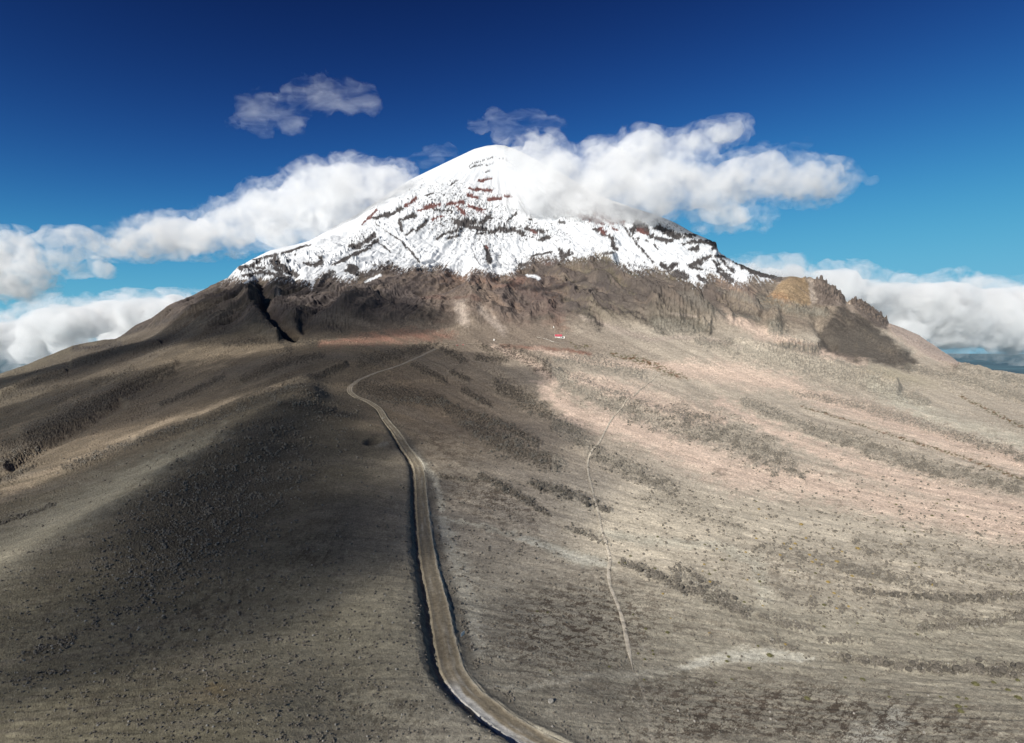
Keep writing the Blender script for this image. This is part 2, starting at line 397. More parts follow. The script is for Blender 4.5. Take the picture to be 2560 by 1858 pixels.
    dark = many(stroke, [([(1640,800),(1700,805),(1770,830)],[14,18,8]), ([(1480,690),(1500,705),(1530,690)],[5,14,10]), ([(1505,710),(1520,740)],14), ([(1490,730),(1500,725)],8),
                        ([(1500,760),(1600,790),(1660,830)],[8,10,8]), ([(1258,705),(1300,715),(1360,725),(1410,712),(1460,700)],[3,6,6,5,3]), ([(610,730),(640,790),(700,845)],[14,18,10]), ([(840,760),(960,770),(1080,790)],[16,22,12]), ([(760,800),(850,820)],14), ([(700,770),(740,800)],14),  # dark rock, plus the soft shadow band and the spur's shaded face painted in
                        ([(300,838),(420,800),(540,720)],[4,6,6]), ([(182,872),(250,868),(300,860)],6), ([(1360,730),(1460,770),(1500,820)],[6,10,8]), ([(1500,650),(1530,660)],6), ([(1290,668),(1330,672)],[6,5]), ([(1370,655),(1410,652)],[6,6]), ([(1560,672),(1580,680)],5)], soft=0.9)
    moss = many(stroke, [([(1530,885),(1600,900),(1660,925),(1720,948)],[4,9,9,3]), ([(1425,855),(1440,868),(1475,865)],[2,3,3]), ([(2000,1015),(2100,1045),(2250,1095),(2400,1140),(2560,1200)],[2,2,3,4,5]), ([(2400,990),(2480,1030),(2560,1070)],[3,5,5])], soft=0.9)

    # snow
    SNOWLINE = np.array([(400,760),(560,700),(585,692),(610,700),(640,695),(673,696),(700,690),(726,697),(762,703),(781,716),(793,694),(810,684),(825,682),(845,690),(859,700),(885,696),(905,680),(930,672),(950,664),(970,655),(990,668),(1006,674),(1037,664),(1060,668),(1076,672),(1094,662),(1112,666),(1140,680),(1173,690),(1177,676),(1209,675),(1253,686),(1276,679),(1298,667),(1338,645),(1395,645),(1426,645),(1479,640),(1520,632),(1536,650),(1559,667),(1585,677),(1620,672),(1650,674),(1680,680),(1710,697),(1756,713),(1770,689),(1797,690),(1832,704),(1850,712),(1885,690),(1903,700),(1940,694),(1960,680)], float)
    dline = np.interp(SX32, SNOWLINE[:, 0], SNOWLINE[:, 1]).astype(np.float32) - SY32
    flute = fbm(SX32 / 5.0 + 0.15 * SY32 * np.sign(SX32 - 1245) * -1, SY32 / 22, 4, 90, gain=0.6)
    spk = perlin(SX32 / 3.0, SY32 / 2.2, 94)
    snow = sstep(-1.5, 2.5, dline + flute * 17 + wA * 13 + wF * 9 + spk * 9)
    snow = np.maximum(snow, .9 * sstep(-26, 0, dline) * sstep(.42, .6, spk * .6 + flute * .9 + .3 * sstep(-26, 0, dline)))
    snow *= sstep(525, 600, SX32) * sstep(1985, 1930, SX32)
    snow = np.maximum(snow, stroke([(1317,689),(1335,692),(1347,697)], 3.2, .4))
    snow = np.maximum(snow, stroke([(610,708),(640,692),(655,683)], [1.5, 3, 3], .6))
    snow = np.maximum(snow, stroke([(913,704),(950,688)], [2.5, 2.5], .5))
    # rock in the snow (grey), (red)
    ROCK = [
     ([(633,650),(684,639),(726,628),(749,617),(777,613)],[2.5,3,3,2.5,1]), ([(684,640),(700,659),(719,679),(740,688)],[6,6,7,7]), ([(762,657),(785,662),(803,657),(806,648),(797,640)],[4,5,6,4,3]), ([(832,663),(855,651),(885,638),(911,624),(945,601)],[3,4.5,4,4,5]),
     ([(874,615),(890,619),(915,604),(934,588)],[4,6,5,6]), ([(719,650)],[4]), ([(740,636)],[3]), ([(880,675)],[15]), ([(812,690),(830,680)],[9,6]), ([(913,688),(950,676)],[4,5]), ([(600,672),(650,655)],[5,3]), ([(680,655),(700,680)],8), ([(610,690),(650,680),(720,695)],[4,5,5]), ([(630,665),(660,672)],3),
     ([(933,544),(970,537),(985,533),(1006,519)],[5,6,4,5]), ([(999,549),(1004,576)],[4,4.5]), ([(1009,549),(1036,537)],[3.5,6]), ([(1041,579),(1066,553)],[3.5,5]), ([(1015,588),(1034,574)],3), ([(1087,526),(1129,528)],[3,2.5]), ([(1126,463),(1145,452)],[3,1.5]), ([(1062,489),(1083,484)],2.2),
     ([(1129,546),(1147,556),(1186,553)],[4,8,7]), ([(1200,558),(1226,540)],[6,6]), ([(1200,567),(1216,570)],3), ([(1090,597),(1124,581),(1154,574)],[3,3.5,5]), ([(1120,597),(1143,588)],[3,4]), ([(1191,585),(1212,583)],2.2), ([(1221,581),(1244,574),(1276,574),(1308,585)],[4,7,7,6]),
     ([(1172,415),(1182,408),(1235,394),(1265,399)],[.8,1.2,1.3,2.2]), ([(1175,419),(1235,410)],[2,1]), ([(1203,433),(1223,429)],1), ([(937,558),(974,583),(1006,606),(1027,630),(1050,655)],[1.2,1.5,2,3.2,2]), ([(937,599),(976,630)],1.8), ([(911,602),(933,592)],[5,5]), ([(1214,615),(1223,655)],[5,6]), ([(1184,634),(1198,662)],1.1), ([(1140,558),(1210,575)],[7,6]),
     ([(1315,572),(1359,580)],[4,5]), ([(1349,600),(1373,593)],[5,5]), ([(1400,622),(1408,640),(1424,636),(1422,626)],[5,8,7,4]), ([(1327,549)],[4]), ([(1398,556),(1410,558)],3.5), ([(1485,573),(1499,577)],3.5), ([(1506,586),(1532,596)],[4,4]), ([(1525,600),(1532,612),(1540,622)],[3,6,5]), ([(1507,634),(1529,632)],4),
     ([(1557,565),(1585,600),(1617,639),(1636,658)],[2,3,3.2,1.5]), ([(1580,577),(1592,558),(1612,570),(1622,588)],[7,9,9,7]), ([(1628,590),(1663,601),(1682,602)],[6,7,4]), ([(1640,568),(1690,590),(1737,592)],[6,8,5]), ([(1705,609),(1750,604),(1783,607),(1789,612)],[3,6,8,6]), ([(1725,623),(1742,622)],[6,7]), ([(1781,622),(1789,616)],5),
     ([(1728,664),(1750,654),(1774,640)],[6,9,6]), ([(1728,670),(1756,674)],3), ([(1655,660),(1670,674)],[6,6]), ([(1677,668),(1692,660)],[6,6]), ([(1690,685),(1714,690)],[10,11]), ([(1797,643),(1815,661),(1832,678)],[3,4,6]), ([(1785,656),(1806,682),(1828,700)],[4,7,8]), ([(1838,653),(1876,676),(1950,695)],[4,7,9]), ([(1745,690),(1765,705)],5), ([(1790,640),(1810,641)],4), ([(1635,612),(1645,622)],1.5), ([(1615,600),(1620,604)],2), ([(1590,594),(1597,598)],2.5),
     ([(1419,531),(1445,540)],4), ([(1112,565),(1100,560)],2), ([(1265,555),(1290,535)],3), ([(1330,640),(1380,630)],3), ([(1335,655),(1300,665)],4),
    ]
    REDR = [([(1015,514),(1037,498)],[4,5]), ([(1046,526),(1070,518),(1099,512)],[2.5,5,4]), ([(1082,549),(1104,540)],3), ([(1168,487),(1193,494)],[4,4]), ([(1191,474),(1228,477)],[5,5]), ([(1200,452),(1212,450),(1228,445)],[4,5,2]), ([(1175,470),(1185,474)],2.4), ([(1262,491),(1276,491)],[4,5]), ([(1221,498),(1253,496)],[5,4]), ([(1142,516),(1165,537)],[4,5]), ([(1119,507),(1157,507)],[2.5,4]), ([(1172,514),(1205,526)],[4,5]),
     ([(1450,540),(1502,556)],[5,5]), ([(1488,533),(1532,552)],[6,7]), ([(1532,550),(1560,556)],[5,4]), ([(1497,570),(1515,582)],[4,5]), ([(1530,570),(1545,578)],[3,3]), ([(920,545),(942,525)],[3,3]), ([(1598,575),(1618,585)],[6,5]), ([(905,560),(925,545)],[1.5,2.5]), ([(1220,620),(1216,612)],[3,2]), ([(1330,575),(1340,583)],3)]
    rk = many(stroke, ROCK, soft=0.55, rough=1.15)
    rr = many(stroke, REDR, soft=0.6, rough=1.15)
    # ledges: snow streaks break up every rock face
    led = fbm(SX32 / 9, SY32 / 3.2 + wB * 1.2, 3, 101, gain=0.6)
    led2 = fbm(SX32 / 3.2, SY32 / 7 + wA, 3, 105, gain=0.6)
    led3 = perlin(SX32 / 2.6, SY32 / 2.0, 108)
    rock_all = np.clip(np.maximum(rk, rr) * 1.7 - 0.30 + 0.7 * led + 0.45 * led2 + .35 * led3, 0, 1) * (np.maximum(rk, rr) > 0.02)
    # loose rock showing between the main bands
    zone = np.maximum.reduce([ell(1160, 540, 130, 70, 15, .7) * .8, ell(1290, 575, 130, 26, 5, .6) * .8, ell(1230, 640, 40, 26, 0, .6) * .5, ell(1450, 545, 110, 18, 14, .7) * .7, ell(1590, 668, 60, 14, 5, .8) * .8, ell(650, 675, 60, 18, 0, .7), ell(1660, 560, 60, 16, 22, .7) * .6, ell(900, 605, 40, 24, -25, .7) * .7, ell(1350, 650, 90, 14, -8, .8) * .7, ell(1800, 690, 70, 16, 25, .7) * .6, ell(1020, 640, 70, 25, 40, .8) * .35, ell(1480,620,60,30,0,.8)*.25])
    loose = sstep(.0, .3, zone) * sstep(0.20, 0.38, 0.45 * led + 0.45 * led2 + .35 * led3 + 0.42 * zone - .12)
    rockm = np.clip(np.maximum(rock_all, loose * .95), 0, 1)
    bare = snow * (1 - sstep(0.35, 0.62, rockm))
    globals().update(locals())
make_masks()
print("masks done")

# ------------------------------------------------------------------ relief
dist = np.hypot(XW, YW)
near = sstep(1500, 500, dist)
SUMX, SUMY = (1245 - CX) / F * 4800, 4800.0
th = np.arctan2(XW - SUMX, -(YW - SUMY)).astype(np.float32)
rs = np.hypot(XW - SUMX, YW - SUMY).astype(np.float32)
mtn = sstep(0, 1, sstep(860, 800, SY32) * sstep(1500, 1900, YW))       # the cone
gul = ridged(th * 9 + 0.35 * fbm(XW32 / 500, YW32 / 500, 2, 3), rs / 1500, 4, 33)
calm = 1 - .85 * sstep(1860, 1940, SX32) * sstep(2330, 2280, SX32)
gul2 = ridged(th * 26 + 0.8 * fbm(XW32 / 200, YW32 / 200, 2, 6), rs / 700, 3, 37)
upper = sstep(700, 640, SY32) * mtn
lower = mtn * sstep(620, 700, SY32)
away = sstep(150, 1500, rs)
smooth_left = 1 - 0.8 * sstep(1180, 900, SX32) * sstep(60, 10, SY32 - np.interp(SX32, SKY[:, 0], SKY[:, 1]))
edge = sstep(4, 40, SY32 - np.interp(SX32, SKY[:, 0], SKY[:, 1])).astype(np.float32)   # keep the skyline where it is
gul3 = ridged(th * 48 + 1.2 * fbm(XW32 / 150, YW32 / 150, 2, 8), rs / 420, 3, 39)
dz = (gul * (34 + 26 * lower) * mtn + gul2 * 12 * mtn) * away * calm * (0.15 + 0.85 * edge)
rib = ridged(th * 17 + .9 * fbm(XW32 / 260, YW32 / 260, 3, 191), rs / 1500 + .25 * fbm(XW32 / 300, YW32 / 300, 2, 193), 4, 195, gain=.6)
belt = mtn * sstep(640, 700, SY32) * sstep(850, 790, SY32) * calm
dz += belt * edge * (np.clip(rib, -.6, 1) - .1) * 30
dz += upper * edge * away * (gul3 * 10 + fbm(XW32 / 130, YW32 / 110, 4, 47, gain=.6) * 34)
grit = perlin(SX32 / 3.0, SY32 / 2.4, 45) + .7 * perlin(SX32 / 6.5, SY32 / 4.5, 46)
dz += lower * (fbm(XW32 / 60, YW32 / 60, 4, 43) * 9 + grit * 1.3 * (.35 + .65 * sstep(-.2, .3, fbm(SX32 / 60, SY32 / 40, 3, 48)))) * edge
cl = np.maximum(rk, rr) * VIS
dz += cl * (10 + 26 * led + 14 * led2) * (0.25 + 0.75 * edge)
dz += loose * 10 * led2 * edge
# plain ground
dz += (1 - mtn) * (fbm(XW32 / 170, YW32 / 170, 3, 51) * 5.0 * sstep(150, 900, dist) + fbm(psi / 22, SX32 / 160, 3, 55) * (dist / 1422 * 3.2))
# boulder fields: raised, broken ground
amp = np.clip(dist / 1422 * 3.2, 0.5, 3.6)
blk = ridged(XW32 / 9, YW32 / 9, 2, 63) * .5 + perlin(SX32 / 3.4, SY32 / 2.2, 66) * 1.0 + perlin(SX32 / 8, SY32 / 4, 67) * .6
R_ = np.clip(rub + rubl * .6, 0, 1)
R_ = R_ * (1 + .8 * sstep(1440, 1500, SY32) * sstep(1950, 2100, SX32))
dz += R_ * (amp * 0.6 * blk + amp * 0.8) * (.5 + .5 * sstep(850, 1250, SX32))
dz += hill * (blk * amp * .16)
dz += dark * sstep(1300, 1800, dist) * perlin(SX32 / 5, SY32 / 5, 69) * 2.5 * calm
# fine roughness everywhere, about a pixel wide
dz += fbm(SX32 / 5, SY32 / 3.2, 2, 77) * (dist / 1422 * 0.55) * (1 - 0.7 * snow)
patch = sstep(-.15, .3, fbm(psi / 20, SX32 / 90, 3, 49))
dz += (1 - mtn) * grit * (dist / 1422 * .8) * patch * sstep(250, 600, dist)
dz += hill * grit * .25
fg = perlin(SX32 / 2.7, SY32 / 2.0, 50)
dz += (1 - mtn) * fg * (dist / 1422 * .5) * sstep(700, 300, dist)
crest = stroke([(770,985),(600,1095),(420,1215),(200,1355),(-40,1490)], [46,68,78,80,76], soft=.98, rough=0)
dz += crest * crest * dist * .016 * sstep(1000, 850, YW)

def bump_ridge(pts, w, h, asym=0.0):
    """ridge of height h metres along a polyline; returns height field"""
    m = stroke(pts, w, soft=0.98, rough=0.12, vis=False) * VISR
    return m * m * h
dz += bump_ridge([(612,705),(622,735),(620,765),(630,800),(690,845)], [10,22,26,24,12], 26)
dz -= bump_ridge([(655,735),(665,790),(735,842)], [18,22,12], 34)
dz -= bump_ridge([(715,690),(740,720)], [14,18], 30)
dz += bump_ridge([(700,660),(715,690)], [10,10], 24)
dz += bump_ridge([(860,790),(960,750),(1100,720)], [24,40,30], 34)
dz -= bump_ridge([(760,815),(850,775),(930,725)], [16,20,16], 26)
dz += bump_ridge([(1200,690),(1210,740),(1180,790)], [40,50,36], 40)
dz -= bump_ridge([(1340,720),(1370,770),(1400,815)], [20,22,16], 8)
dz += bump_ridge([(1450,690),(1500,676),(1530,700)], [16,26,18], 60)
dz += bump_ridge([(1500,730),(1530,745)], [18,20], 28)
dz += bump_ridge([(1640,792),(1700,795),(1750,800)], [18,22,12], 46)
dz += bump_ridge([(1545,650),(1640,685),(1720,740),(1830,820)], [10,14,12,6], 16)
dz -= bump_ridge([(1560,610),(1640,660),(1730,715)], [16,22,12], 60)
dz += bump_ridge([(1968,725)], [46], 40)
dz -= bump_ridge([(1960,775),(2060,770)], [14,12], 30)
dz += bump_ridge([(1840,870),(1927,890),(2117,938),(2240,978)], [12,18,20,14], 24)
dz += bump_ridge([(1938,815)], [24], 20)
dz += bump_ridge([(2090,770),(2160,815),(2250,880)], [30,40,22], 24)
dz -= bump_ridge([(2040,810),(2080,860)], [14,14], 22)
dz += bump_ridge([(60,1085),(170,1030),(303,965),(436,910)], [26,26,22,12], 7)
dz -= bump_ridge([(30,1165),(170,1085),(303,1010)], [14,16,14], 8)
dz += bump_ridge([(341,1098),(531,1042),(702,975),(860,912)], [9,10,9,8], 5)
dz += bump_ridge([(0,985),(95,945),(160,928)], [8,9,6], 8)
dz += bump_ridge([(182,905),(288,876),(398,858)], [7,8,6], 7)
dz += bump_ridge([(1300,885),(1375,925),(1506,985),(1700,1055)], [8,10,14,18], 5)
dz += bump_ridge([(2400,925),(2500,945)], [14,20], 16)
dz += knolls * np.sqrt(knolls + 1e-6) * edge * (13 + 9 * ridged(SX32 / 19, SY32 / 10, 3, 117) + 3 * perlin(SX32 / 6, SY32 / 4, 119))
# towers on the right-hand skyline
tw = ridged(SX32 / 13 + .5 * wF, SY32 / 26, 4, 111, gain=.6)
tower = np.maximum(stroke([(2051,705),(2075,730),(2100,760)], [14, 20, 16], .7, .6, True), stroke([(2140,755),(2175,785),(2212,806)], [12, 18, 12], .7, .6, True))
rim = sstep(26, 2, SY32 - np.interp(SX32, SKY[:, 0], SKY[:, 1])) * sstep(2004, 2014, SX32) * sstep(2226, 2216, SX32) * sstep(2300, 2600, YW)
dz += tower * (tw * 16 + perlin(SX32 / 5, SY32 / 4, 113) * 12) + rim * (np.maximum(tw, 0) * 26)
rim2 = sstep(14, 1, np.abs(SY32 - np.interp(SX32, SKY[:, 0], SKY[:, 1]))) * sstep(1770, 1790, SX32) * sstep(1960, 1930, SX32) * sstep(3000, 3300, YW)
dz += rim2 * np.maximum(ridged(SX32 / 9, YW32 / 120, 3, 121), -.1) * 22
ZW = ZW + dz
# put the skyline back where it stands (slowly varying part only), then read every mask again on the finished relief
PYn = HY - F * ZW / YR[:, None]
amn = PYn[400:].argmin(axis=0) + 400
dlt = tgt - PYn[amn, np.arange(NC)]
dlt = np.median(np.lib.stride_tricks.sliding_window_view(np.pad(dlt, 10, mode='edge'), 21), axis=1)
dlt = np.convolve(np.pad(dlt, 15, mode='edge'), np.ones(31) / 31, mode='valid')
lys2 = np.log(YR[amn]); lys2 = np.median(np.lib.stride_tricks.sliding_window_view(np.pad(lys2, 20, mode='edge'), 41), axis=1)
lys2 = np.convolve(np.pad(lys2, 20, mode='edge'), np.ones(41) / 41, mode='valid')
wgt = sstep(-0.45, -0.02, np.log(YR)[:, None] - lys2[None])
PY = PYn + dlt[None] * wgt
ZW = (HY - PY) / F * YR[:, None]
SY32 = PY.astype(np.float32)
cm = np.minimum.accumulate(PY, axis=0)
VIS = sstep(14, 3, PY - cm).astype(np.float32)
make_masks()
xr = SX32 - 850

# ------------------------------------------------------------------ sampling helpers on the grid
def gidx(x, y):
    px = CX + F * x / y
    c = np.interp(px, PX, np.arange(NC)); r = np.interp(np.log(y), np.log(YR), np.arange(NR))
    return r, c
def bil(A, x, y):
    r, c = gidx(x, y)
    r0 = np.clip(np.floor(r).astype(int), 0, NR - 2); c0 = np.clip(np.floor(c).astype(int), 0, NC - 2)
    fr, fc = r - r0, c - c0
    return (A[r0, c0] * (1 - fr) + A[r0 + 1, c0] * fr) * (1 - fc) + (A[r0, c0 + 1] * (1 - fr) + A[r0 + 1, c0 + 1] * fr) * fc
def ground(px, py):
    """first terrain point seen at a pixel of the photograph -> x, y, z"""
    c = int(np.clip(np.searchsorted(PX, px), 1, NC - 1))
    col = HY - F * ZW[:, c] / YR
    hit = np.where(col <= py)[0]
    if len(hit) == 0: r = NR - 1
    else: r = max(hit[0], 1)
    a, b = col[r - 1], col[r]
    t = 0 if abs(a - b) < 1e-9 else np.clip((a - py) / (a - b), 0, 1)
    y = YR[r - 1] + t * (YR[r] - YR[r - 1])
    x = (px - CX) / F * y
    return float(x), float(y), float(bil(ZW, np.array([x]), np.array([y]))[0])

# ------------------------------------------------------------------ road: bed cut into the terrain
ROADPX = [(2500,2420),(2100,2200),(1780,2040),(1560,1940),(1455,1896),(1364,1858),(1276,1809),(1218,1771),(1172,1733),(1142,1695),(1125,1657),(1108,1581),(1094,1505),(1069,1392),(1056,1278),(1052,1215),(1046,1170),(1030,1140),(1002,1100),(974,1062),(952,1030),(935,1013),(912,1000),(890,992),(876,981),(875,969),(886,957),(905,946),(940,932),(975,920),(1012,908),(1045,893),(1070,880),(1092,869)]
ZB = (HY - PY) / F * YR[:, None]
def ground_base(px, py):
    c = int(np.clip(np.searchsorted(PX, px), 1, NC - 1)); col = PY[:, c]
    r = max(np.where(col <= py)[0][0], 1); a, b = col[r - 1], col[r]
    t = np.clip((a - py) / (a - b), 0, 1); y = YR[r - 1] + t * (YR[r] - YR[r - 1])
    return (px - CX) / F * y, y
rp = np.array([ground_base(*p) for p in ROADPX])
def catmull(P, n):
    P = np.vstack([2 * P[0] - P[1], P, 2 * P[-1] - P[-2]]); out = []
    for i in range(1, len(P) - 2):
        t = np.linspace(0, 1, n, endpoint=False)[:, None]
        out.append(.5 * (2*P[i] + (P[i+1]-P[i-1])*t + (2*P[i-1]-5*P[i]+4*P[i+1]-P[i+2])*t**2 + (3*P[i]-P[i-1]-3*P[i+1]+P[i+2])*t**3))
    return np.vstack(out + [P[-2][None]])
def resample(P, step):
    s = np.concatenate([[0], np.cumsum(np.linalg.norm(np.diff(P, axis=0), axis=1))])
    q = np.arange(0, s[-1], step)
    return np.stack([np.interp(q, s, P[:, i]) for i in range(P.shape[1])], 1)
rc = resample(catmull(rp, 24), 3.0)
sm = lambda a, n: np.convolve(np.pad(a, n // 2, mode='edge'), np.ones(n) / n, mode='valid')
rz = sm(sm(bil(ZB, rc[:, 0], rc[:, 1]), 15), 15)
HALF = 2.9
bx0, bx1, by0, by1 = rc[:, 0].min() - 40, rc[:, 0].max() + 40, rc[:, 1].min() - 40, rc[:, 1].max() + 40
sel = np.where((XW > bx0) & (XW < bx1) & (YW > by0) & (YW < by1))
sxv, syv = XW[sel], YW[sel]
dd = np.empty(len(sxv)); side = np.empty(len(sxv)); zz = np.empty(len(sxv)); ss = np.empty(len(sxv))
A, B = rc[:-1], rc[1:]; D = B - A; L2 = (D ** 2).sum(1)
for i0 in range(0, len(sxv), 20000):
    x = sxv[i0:i0 + 20000, None]; y = syv[i0:i0 + 20000, None]
    t = np.clip(((x - A[:, 0]) * D[:, 0] + (y - A[:, 1]) * D[:, 1]) / L2, 0, 1)
    d2 = (x - A[:, 0] - t * D[:, 0]) ** 2 + (y - A[:, 1] - t * D[:, 1]) ** 2
    j = d2.argmin(1); q = np.arange(len(j))
    dd[i0:i0 + 20000] = np.sqrt(d2[q, j]); tj = t[q, j]
    side[i0:i0 + 20000] = np.sign(D[j, 0] * (y[:, 0] - A[j, 1]) - D[j, 1] * (x[:, 0] - A[j, 0]))  # + = left of travel
    zz[i0:i0 + 20000] = rz[j] + tj * (rz[j + 1] - rz[j]); ss[i0:i0 + 20000] = j + tj
sd = dd * side
z0 = ZW[sel]
farf = np.clip(np.hypot(sxv, syv) / 400, 1, 3)
inside = sstep(HALF * 1.25 + 1.2 * farf, HALF * 1.05, dd)
z1 = z0 * (1 - inside) + (zz - 0.45) * inside
# cut bank and ditch on the uphill (left) side, small fill bank on the right
sdn = sd + 1.0 * fbm(sxv / 7, syv / 7, 4, 203)
sd0 = sd; sd = sdn
cut = sstep(HALF + 0.2, HALF + 1.3, sd) * sstep(HALF + 6.5, HALF + 3.0, sd)
ditchy = sstep(620, 480, syv)
z1 = z1 - cut * (.9 + .5 * fbm(sxv / 11, syv / 11, 3, 205)) * ditchy
lift = sstep(HALF + 1.6, HALF + 4.2, sd) * sstep(HALF + 34, HALF + 9, sd)
z1 = z1 + lift * 2.1 * ditchy
berm = np.exp(-((sd + HALF + .8) / .8) ** 2) * .35
drop = sstep(-HALF - .6, -HALF - 3.5, sd) * sstep(-HALF - 22, -HALF - 6, sd)
z1 = z1 + berm - drop * .25 * ditchy
sd = sd0
ZW[sel] = z1
roadside = np.zeros((NR, NC), np.float32); roadside[sel] = sstep(9, 4, dd)
bankm = np.zeros((NR, NC), np.float32); bankm[sel] = sstep(HALF + 1, HALF + 2, sd) * sstep(HALF + 6, HALF + 4, sd) * ditchy
fillm = np.zeros((NR, NC), np.float32); fillm[sel] = sstep(-HALF - .8, -HALF - 2.0, sd) * sstep(-HALF - 7, -HALF - 4, sd) * ditchy
# lay-by with a pit beside the road
lx, ly, lz = ground(945, 1108)
pit = np.exp(-(((XW - lx + 6) / 6.5) ** 2 + ((YW - ly - 10) / 13) ** 2) ** 2) * (1 - roadside)
ZW = ZW - pit * 4.5
lay = np.exp(-(((XW - lx - 5) / 5) ** 2 + ((YW - ly + 3) / 10) ** 2) ** 2)
rub *= (1 - roadside); heath *= (1 - roadside)

# ------------------------------------------------------------------ ground colours (its materials, with some light and shade painted in)
def C(*a): return np.array(a, np.float32)
alb = np.empty((NR, NC, 3), np.float32)
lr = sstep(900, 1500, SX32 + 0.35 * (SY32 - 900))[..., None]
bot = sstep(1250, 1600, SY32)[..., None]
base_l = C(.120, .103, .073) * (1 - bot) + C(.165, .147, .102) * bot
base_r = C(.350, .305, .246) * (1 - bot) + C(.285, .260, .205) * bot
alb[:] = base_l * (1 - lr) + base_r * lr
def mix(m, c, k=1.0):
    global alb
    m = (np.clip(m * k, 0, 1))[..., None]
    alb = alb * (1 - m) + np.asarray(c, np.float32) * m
mid = ell(1150, 1000, 330, 130, 12, .8)
mix(mid, (.150, .112, .078), .8)
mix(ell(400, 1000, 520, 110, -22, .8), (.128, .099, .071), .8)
mix(many(stroke, [([(0,1240),(200,1140),(400,1060),(700,960)],[18,14,10,6]), ([(150,1010),(400,945),(560,915)],[5,8,5]), ([(-20,1100),(90,1035)],[8,6]), ([(330,950),(520,905),(640,880)],[4,6,4]), ([(60,955),(240,915)],[5,4]), ([(560,985),(700,945)],[5,5])], soft=.95) * sstep(-.35, .25, st1), (.22,.175,.125), .75)
mix(mtn, (.092, .070, .057))
mix(mtn * sstep(1350, 1500, SX32) * sstep(1900, 1700, SX32), (.108, .092, .067), .85)
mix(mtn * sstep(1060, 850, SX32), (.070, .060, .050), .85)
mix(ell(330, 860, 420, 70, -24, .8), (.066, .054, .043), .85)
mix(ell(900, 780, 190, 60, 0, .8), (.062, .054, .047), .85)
mix(ell(1190, 740, 110, 60, 0, .8), (.135, .104, .085), .8)
mix(ell(1330, 760, 90, 70, 0, .8), (.125, .083, .064), .8)
mix(mtn * sstep(1760, 1860, SX32), (.165, .135, .105), .9)
mix(ell(2050, 1130, 640, 230, 16, .8), (.41, .355, .285), .7)
mix(sstep(0.0, .35, st2), (.145, .125, .102), .30)
mix(ell(2050, 1350, 420, 130, 5, .8), (.455, .405, .322), .7)
mix(ell(1650, 1330, 230, 90, 5, .8), (.49, .432, .338), .75)
mix(ell(1280, 850, 280, 48, 5, .8), (.155, .120, .094), .7)
mix(pale, (.42, .39, .315), .9)
mix(pink, (.56, .43, .345), .8)
mix(palew, (.44, .42, .355), .85)
mix(red * (.6 + .6 * sstep(-.3, .4, st1)), (.200, .112, .082), .8)
mix(many(stroke, [([(1290,700),(1350,740),(1390,790),(1400,820)],[16,26,20,12]), ([(1120,690),(1230,700)],14)], soft=.98), (.165,.095,.07), .5)
mix(ell(620, 1720, 150, 30, -10, .9), (.24, .185, .11), .5)
mix(ell(540, 1720, 25, 14, 0, .9), (.30, .22, .10), .5)
mix(ell(2250, 940, 90, 16, 15, .9), (.30, .27, .19), .5)
mix(scree, (.33, .275, .23), .8)
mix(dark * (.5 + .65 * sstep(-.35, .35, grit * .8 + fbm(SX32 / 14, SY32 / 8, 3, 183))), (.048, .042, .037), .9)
mix(ochre, (.27, .195, .120), .95)
mix(ochre * sstep(-.1, .3, led + 0.02 * (SX32 - 1950)), (.20, .145, .09), .6)
mix(stroke([(1935,745),(1960,750)], 12, .9), (.30, .165, .09), .5)
mix(knolls * (.45 + .6 * sstep(-.4, .3, grit + .7 * wG)), (.072, .065, .050), .75)
mix(cone, (.056, .049, .043), .88)
mix(cone * sstep(.1, .6, fbm(SX32 / 22 + .3 * wF, SY32 / 30, 4, 181)), (.125, .105, .082), .75)
mix(crag, (.20, .165, .14), .95)
mix(crag * sstep(-.1, .4, tw + .5 * grit), (.085, .068, .058), .75)
mix(sand_r, (.36, .29, .245), .9)
mix(stroke([(1800,705),(1840,722),(1880,735)], [10,14,8], .9), (.30,.215,.16), .7)
mix(heath, (.074, .055, .041), .9)
mix(ell(820, 1640, 230, 180, 0, .8), (.215, .195, .142), .7)
mix(many(stroke, [([(-40,1420),(120,1310),(330,1200),(560,1075)],[60,48,34,12])], soft=.95), (.22, .20, .152), .8)  # sunlit left flank of the hill, painted lighter
mix(heath_l, (.075, .062, .045), .75)
mix(hill, (.072, .064, .050), .85)  # dark stones, and part of the hill's shade put into the colour
rs1 = sstep(-.35, .45, perlin(SX32 / 4.2, SY32 / 2.8, 131) + .5 * perlin(SX32 / 9, SY32 / 5, 133))
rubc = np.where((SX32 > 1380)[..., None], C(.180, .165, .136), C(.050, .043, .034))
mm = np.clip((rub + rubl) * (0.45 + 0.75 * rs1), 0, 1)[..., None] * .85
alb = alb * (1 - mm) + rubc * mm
ridge_shade = many(stroke, [([(2090,1646),(2190,1656),(2270,1667),(2400,1674),(2600,1682)],[5,6,8,10,13]), ([(2136,1478),(2250,1490),(2400,1497),(2600,1490)],[4,4,7,7]), ([(2306,1570),(2440,1560),(2600,1535)],[7,6,8]), ([(1551,1403),(1620,1430),(1710,1475),(1790,1500),(1870,1536)],[5,7,8,9,6])], soft=.9)
mix(ridge_shade * sstep(-.35, .3, grit + .6 * fg), (.040, .034, .028), .85)  # shadows among the boulders painted into the rock bands
mix(moss * sstep(-.3, .3, perlin(SX32 / 6, SY32 / 4, 141)), (.085, .075, .030), .85)
mix(moss * sstep(.1, .5, perlin(SX32 / 12, SY32 / 6, 143)), (.13, .055, .025), .6)
mix(bankm, (.10, .092, .078), .6)  # shade on the cut bank painted in
mix(fillm, (.09, .084, .072), .5)  # fill slope facing away from the sun, painted darker
